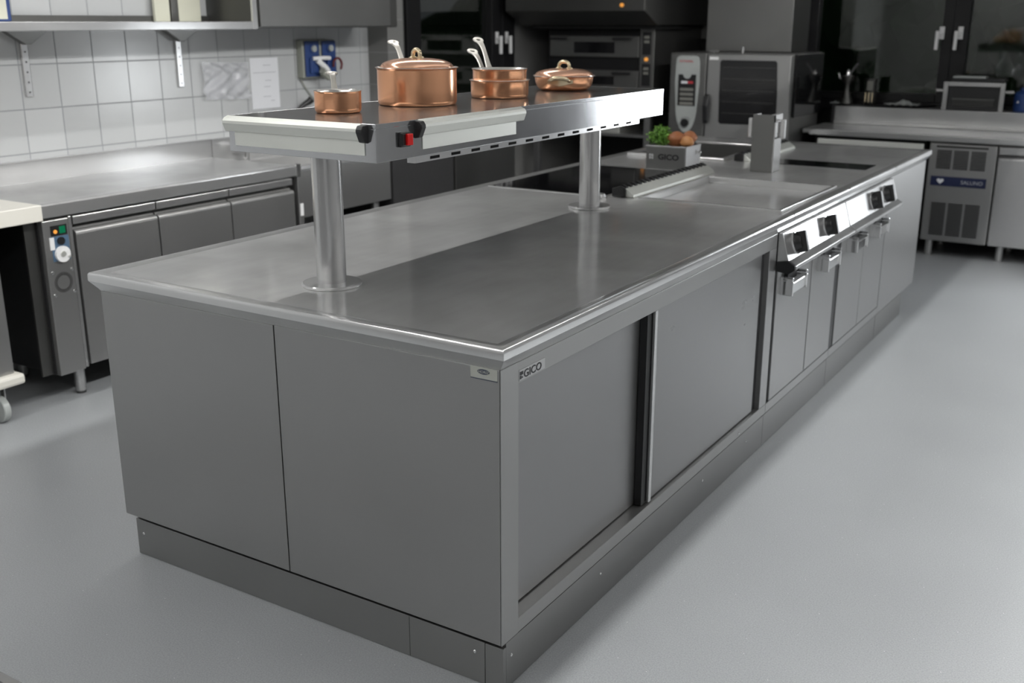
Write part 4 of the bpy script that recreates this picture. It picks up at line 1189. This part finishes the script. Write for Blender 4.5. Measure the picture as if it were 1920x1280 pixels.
obj('power_cord', MB().tube([(-2.85, OY + 0.0, 1.0), (-2.83, OY - 0.02, 0.85), (-2.80, OY - 0.03, 0.70), (-2.76, OY - 0.03, 0.55), (-2.74, OY - 0.02, 0.4), (-2.74, OY - 0.02, 0.01)], 0.013, 10), 'cable', ov, smooth=True)

# combi steamer
KX0, KX1, KY, KY1 = -2.115, -1.205, 5.60, 6.32
co = thing('combi_oven', 'grey combi steamer with oval control panel and large dark door window', 'oven', (-1.66, 5.95, 0))
obj('body', MB().box(KX0, KX1, KY + 0.05, KY1, 0.66, 1.368), 'grey_steel', co, 0.006)
fc = obj('control_fascia', MB().box(KX0, -1.830, KY, KY + 0.05, 0.66, 1.368), 'grey_steel', co, 0.008)
ovp = []
for i in range(13):
    a = PI * i / 12
    ovp.append((-1.974 - 0.092 * math.cos(a) * -1 * (1), 0.98 - 0.175 * math.sin(a)))
ovp = [(-1.974 + 0.085 * math.cos(-PI * i / 16), 1.0 - 0.205 * abs(math.sin(-PI * i / 16))) for i in range(17)]
ovp += [(-2.070, 1.15), (-2.066, 1.30), (-2.058, 1.335), (-2.035, 1.347), (-1.912, 1.347), (-1.890, 1.335), (-1.882, 1.30), (-1.878, 1.15)]
op = obj('oval_panel', MB().prism(ovp, 'y', KY - 0.008, KY + 0.001), 'grey_plastic', fc, 0.003)
text('lettering', 'RATIONAL', 0.021, (-2.036, KY - 0.009, 1.302), (1, 0, 0), (0, 0, 1), 'red_ink', op, sx=1.05)
dsp = obj('display', MB().box(-2.042, -1.903, KY - 0.0095, KY - 0.008, 0.990, 1.215), 'black', op)
obj('display_notch', MB().prism(arc((-1.972, 1.216), 0.032, PI, 2 * PI, 14), 'y', KY - 0.011, KY - 0.0095), 'grey_plastic', dsp)
obj('mode_bar', MB().box(-2.018, -1.968, KY - 0.011, KY - 0.0095, 1.150, 1.168, 0).box(-1.966, -1.925, KY - 0.011, KY - 0.0095, 1.150, 1.168, 1), ['paper', 'red_ink'], dsp)
for z_ in (1.098, 1.064, 1.030, 0.997):
    obj('readout', MB().box(-2.025, -1.920, KY - 0.011, KY - 0.0095, z_, z_ + 0.020), 'lcd', dsp)
obj('knob', MB().lathe([(0.030, 0), (0.030, 0.018), (0.026, 0.022)], (-1.972, KY - 0.030, 0.868), 'y', 28), 'black', op, smooth=True)
tk_ = MB()
for i in range(7):
    a = PI * (0.2 + 0.6 * i / 6)
    tk_.box(-1.972 + 0.040 * math.cos(a) - 0.002, -1.972 + 0.040 * math.cos(a) + 0.002, KY - 0.009, KY - 0.008, 0.868 + 0.040 * math.sin(a) - 0.004, 0.868 + 0.040 * math.sin(a) + 0.004)
obj('knob_scale', tk_, 'black', op)
dr = obj('oven_door', MB().box(-1.822, KX1, KY - 0.004, KY + 0.045, 0.70, 1.360), 'panel', co, 0.006)
wn = [(-1.712, 1.322), (-1.318, 1.322), (-1.304, 1.310), (-1.290, 1.10), (-1.286, 0.89), (-1.300, 0.878), (-1.702, 0.872), (-1.716, 0.886), (-1.722, 1.10), (-1.724, 1.308)]
obj('door_window', MB().prism(wn, 'y', KY - 0.006, KY - 0.003), 'black_glass', dr)
rk = MB()
for z_ in (0.95, 1.03, 1.11, 1.19, 1.27):
    rk.box(-1.70, -1.31, KY - 0.0068, KY - 0.006, z_, z_ + 0.003)
obj('rack_lines', rk, 'dark_steel', dr)
obj('logo_plate', MB().box(-1.808, -1.738, KY - 0.007, KY - 0.004, 1.322, 1.342), 'white', dr, 0.001)
obj('handle', MB().prism([(KY - 0.004, 1.08), (KY - 0.05, 1.07), (KY - 0.065, 1.0), (KY - 0.055, 0.90), (KY - 0.04, 0.87), (KY - 0.035, 0.98), (KY - 0.004, 1.02)], 'x', -1.822, -1.785), 'black', dr, 0.006)
obj('stand', MB().box(KX0 + 0.03, KX1 - 0.03, KY + 0.08, KY1 - 0.03, 0.0, 0.655), 'dark_steel', co)
obj('vent_cap', MB().lathe([(0.045, 0), (0.05, 0.008), (0.04, 0.018), (0.02, 0.02)], (-1.84, KY + 0.12, 1.368), 'z', 24), 'satin', co, smooth=True)
obj('drain_pipe', MB().cyl((-1.60, KY + 0.10, 1.366), 0.012, 0.045, 'z', 16), 'satin', co, smooth=True)
tag(obj('flue_box', MB().box(-1.985, -1.330, 5.95, 6.35, 1.372, 2.6), 'grey_steel', bevel=0.004), 'tall grey steel flue casing standing on the combi steamer', 'flue')
tag(obj('side_screen', MB().box(KX1 + 0.006, KX1 + 0.020, 5.68, 6.30, 0.93, 1.362), 'black_glass', bevel=0.002), 'dark glass screen on the right flank of the combi steamer', 'screen')
# wall stretch between oven and flue
struct('trim_3', MB().box(-2.9, -1.5, 6.62, YB, 1.45, 2.6), 'grey_wall')

# rear worktop
BY, BH = 5.90, 0.842
rw = thing('rear_worktop', 'steel worktop with raised rear ledge below the back windows', 'worktop', (-0.2, 6.3, BH))
RX0, RX1 = -1.185, 0.95
obj('top_plate', MB().box(RX0, RX1, BY + 0.012, 6.45, BH - 0.03, BH - 0.002), 'top', rw)
obj('front_edge', MB().prism([(BY, BH - 0.040), (BY, BH - 0.008), (BY + 0.004, BH), (BY + 0.03, BH), (BY + 0.03, BH - 0.045)], 'x', RX0 + 0.05, RX1), 'bright', rw, 0.003)
obj('rear_ledge', MB().box(RX0 + 0.08, RX1, 6.42, YB - 0.061, BH - 0.03, 0.972), 'bright', rw, 0.004)
obj('ledge_strip', MB().box(RX0 + 0.08, RX1, 6.405, 6.42, BH, BH + 0.028), 'bright', rw, 0.004)
obj('joint_gap', MB().box(RX0 + 0.06, RX0 + 0.08, 6.41, 6.6, BH, 0.98), 'black', rw)
# rear refrigerated counter
rf = thing('refrigerated_counter', 'refrigerated steel counter with louvred blue-labelled cooling unit below the back windows', 'fridge', (0.3, 6.2, 0))
obj('carcass', MB().box(-0.30, RX1 - 0.02, BY + 0.06, 6.5, 0.12, BH - 0.05), 'dark_steel', rf)
vu = obj('cooling_unit', MB().box(-0.290, 0.140, BY + 0.01, BY + 0.06, 0.115, 0.785), 'panel', rf, 0.006)
def louvre(x0, x1, z0, z1, n_):
    g = MB().box(x0, x1, BY + 0.006, BY + 0.0105, z0, z1, 0)
    cw = (x1 - x0) / 3
    g.mi = 1
    for k in range(3):
        for i in range(n_):
            zz = z0 + (z1 - z0) * (i + 0.3) / n_
            g.box(x0 + k * cw + 0.008, x0 + (k + 1) * cw - 0.008, BY + 0.002, BY + 0.0065, zz, zz + (z1 - z0) / n_ * 0.55)
    return obj('louvre', g, ['panel', 'dark'], vu)
louvre(-0.245, 0.085, 0.615, 0.745, 11)
louvre(-0.245, 0.085, 0.155, 0.385, 16)
obj('top_slot', MB().box(-0.245, 0.085, BY + 0.007, BY + 0.011, 0.762, 0.772), 'dark', vu)
bl = obj('blue_label', MB().box(-0.262, 0.096, BY + 0.006, BY + 0.011, 0.500, 0.565), 'blue_label', vu, 0.001)
ht = []
for i in range(28):
    a = 2 * PI * i / 28
    ht.append((-0.198 + 0.0014 * 16 * math.sin(a) ** 3, 0.5335 + 0.0013 * (13 * math.cos(a) - 5 * math.cos(2 * a) - 2 * math.cos(3 * a) - math.cos(4 * a))))
obj('heart_emblem', MB().prism(ht, 'y', BY + 0.0035, BY + 0.007), 'paper', bl)
text('lettering', 'SALUNO', 0.036, (-0.065, BY + 0.006, 0.520), (1, 0, 0), (0, 0, 1), 'grey_ink', bl, sx=1.0)
for (a, b_) in ((0.152, 0.545), (0.555, 0.925)):
    obj('door', MB().prism([(BY + 0.01, 0.115), (BY + 0.01, 0.700), (BY + 0.016, 0.712), (BY + 0.035, 0.712), (BY + 0.05, 0.725), (BY + 0.06, 0.725), (BY + 0.06, 0.115)], 'x', a, b_), 'satin', rf, 0.004)
    obj('top_strip', MB().box(a, b_, BY + 0.015, BY + 0.06, 0.735, 0.782), 'satin', rf, 0.003)
for (x_, y_) in ((0.225, BY + 0.09), (-0.24, BY + 0.09), (0.88, BY + 0.09), (0.225, 6.42), (-0.24, 6.42)):
    obj('leg', MB().cyl((x_, y_, 0.0), 0.026, 0.125, 'z', 20), 'satin', rf, smooth=True)
# drawer front left of it
du = thing('drawer_unit', 'steel drawer unit under the rear worktop, just behind the island', 'drawer', (-0.7, 6.2, 0))
obj('body', MB().box(-1.10, -0.325, BY + 0.05, 6.45, 0.12, BH - 0.04), 'dark', du)
obj('drawer_front', MB().box(-1.075, -0.335, BY + 0.02, BY + 0.05, 0.60, 0.775), 'alu', du, 0.005)
obj('drawer_front', MB().box(-1.075, -0.335, BY + 0.02, BY + 0.05, 0.13, 0.59), 'satin', du, 0.005)
obj('leg', MB().cyl((-1.05, BY + 0.09, 0), 0.025, 0.12, 'z', 20).cyl((-0.40, BY + 0.09, 0), 0.025, 0.12, 'z', 20), 'satin', du)

# things on the ledge
ZL = 0.972
tag(obj('glass_slab', MB().prism([(-1.145, 6.43), (-0.55, 6.43), (-0.42, 6.66), (-1.145, 6.66)], 'z', ZL + 0.0005, ZL + 0.016), 'black_glass', bevel=0.002), 'black glass slab lying on the left part of the rear ledge', 'slab')
bd = thing('juicer', 'dark steel lever juicer standing on the black slab beside the combi steamer', 'juicer', (-1.06, 6.54, ZL + 0.016))
obj('juicer_body', MB().lathe([(0.052, 0), (0.05, 0.012), (0.034, 0.05), (0.022, 0.09), (0.020, 0.13), (0.03, 0.15), (0.045, 0.17), (0.05, 0.20), (0.03, 0.205)], (-1.06, 6.54, ZL + 0.017), 'z', 28), 'dark_steel', bd, smooth=True)
obj('juicer_top', MB().lathe([(0.02, 0.205), (0.018, 0.225), (0.01, 0.245), (0.003, 0.25)], (-1.06, 6.54, ZL + 0.017), 'z', 20), 'chrome', bd, smooth=True)
obj('lever', MB().tube([(-1.06, 6.54, ZL + 0.2), (-1.02, 6.53, ZL + 0.27), (-0.99, 6.52, ZL + 0.31)], 0.007, 10).tube([(-1.06, 6.54, ZL + 0.18), (-1.12, 6.53, ZL + 0.20), (-1.13, 6.53, ZL + 0.24)], 0.008, 10), 'satin', bd, smooth=True)
jr = thing('utensil_jar', 'cylindrical grey jar with a pale label on the black slab', 'jar', (-0.885, 6.56, ZL + 0.016))
obj('jar_body', MB().lathe([(0.042, 0), (0.044, 0.005), (0.044, 0.085), (0.038, 0.09), (0.038, 0.17), (0.046, 0.175), (0.046, 0.183)], (-0.885, 6.56, ZL + 0.017), 'z', 32), 'dark_steel', jr, smooth=True)
obj('jar_label', MB().box(-0.905, -0.862, 6.510, 6.520, ZL + 0.115, ZL + 0.185), 'lcd', jr, 0.003)
obj('jar_grille', MB().box(-0.915, -0.905, 6.513, 6.520, ZL + 0.03, ZL + 0.10).box(-0.89, -0.88, 6.513, 6.520, ZL + 0.03, ZL + 0.10).box(-0.865, -0.855, 6.513, 6.520, ZL + 0.03, ZL + 0.10), 'brass', jr)
def cloth(cx, cy, w_, d_, h, label):
    mb = MB(); nx, ny = 22, 12
    g = [[mb.bm.verts.new((cx + w_ * (i / nx - .5), cy + d_ * (j / ny - .5), ZL + 0.0175 + h * math.exp(-((i / nx - .55) / .2) ** 2) * math.sin(PI * j / ny) ** 2 + 0.004 * (1 + math.sin(i * 1.3 + j)))) for j in range(ny + 1)] for i in range(nx + 1)]
    for i in range(nx):
        for j in range(ny): mb.face([g[i][j], g[i + 1][j], g[i + 1][j + 1], g[i][j + 1]])
    o = obj('cloth', mb, 'grey_plastic', smooth=True)
    so = o.modifiers.new('thickness', 'SOLIDIFY'); so.thickness = 0.003; so.offset = 1
    return tag(o, label, 'cloth')
cloth(-0.64, 6.535, 0.24, 0.13, 0.03, 'crumpled grey cloth on the black slab left of the toaster')
cloth(-1.125, 6.47, 0.06, 0.06, 0.012, 'small folded pale cloth at the left end of the black slab')
# contact grill / toaster
tg = thing('toaster_grill', 'black salamander grill with a bronze steel frame on the rear ledge', 'grill', (-0.15, 6.55, ZL))
a, b_ = -0.352, 0.062
obj('body', MB().box(a + 0.02, b_ - 0.02, 6.50, 6.67, ZL + 0.001, 1.165), 'black', tg, 0.003)
obj('frame', MB().box(a, a + 0.032, 6.475, 6.50, ZL + 0.001, 1.170).box(b_ - 0.032, b_, 6.475, 6.50, ZL + 0.001, 1.170).box(a + 0.032, b_ - 0.032, 6.475, 6.50, 1.140, 1.170), 'satin', tg, 0.003)
gm = MB()
for i in range(26):
    xx = a + 0.075 + i * 0.0105
    gm.box(xx, xx + 0.004, 6.488, 6.499, ZL + 0.03, ZL + 0.07)
gm.box(a + 0.065, b_ - 0.065, 6.486, 6.499, ZL + 0.072, ZL + 0.082)
obj('grille', gm, 'dark_steel', tg)
for xx in (a - 0.055, b_ + 0.0):
    obj('side_handle', MB().cyl((xx, 6.52, 1.105), 0.013, 0.055, 'x', 16), 'satin', tg, smooth=True)
obj('lid', MB().box(a + 0.045, b_ - 0.01, 6.50, 6.67, 1.172, 1.195), 'black', tg, 0.003)
tag(obj('cloth_pad', MB().box(a + 0.055, b_ - 0.14, 6.49, 6.62, 1.196, 1.210), 'grey_plastic', bevel=0.004), 'folded grey pad on top of the salamander grill', 'pad')
bc = thing('canister', 'dark blue canister with a white mark at the right edge of the picture', 'canister', (0.17, 6.57, ZL))
obj('canister_body', MB().lathe([(0.052, 0), (0.056, 0.006), (0.056, 0.12), (0.045, 0.135), (0.022, 0.145), (0.022, 0.165)], (0.172, 6.56, ZL + 0.001), 'z', 36), 'blue', bc, smooth=True)
obj('mark', MB().prism([(0.142, 1.035), (0.158, 1.035), (0.150, 1.052)], 'y', 6.502, 6.508), 'paper', bc)
obj('cap', MB().cyl((0.172, 6.56, ZL + 0.165), 0.024, 0.02, 'z', 24), 'black', bc, smooth=True)
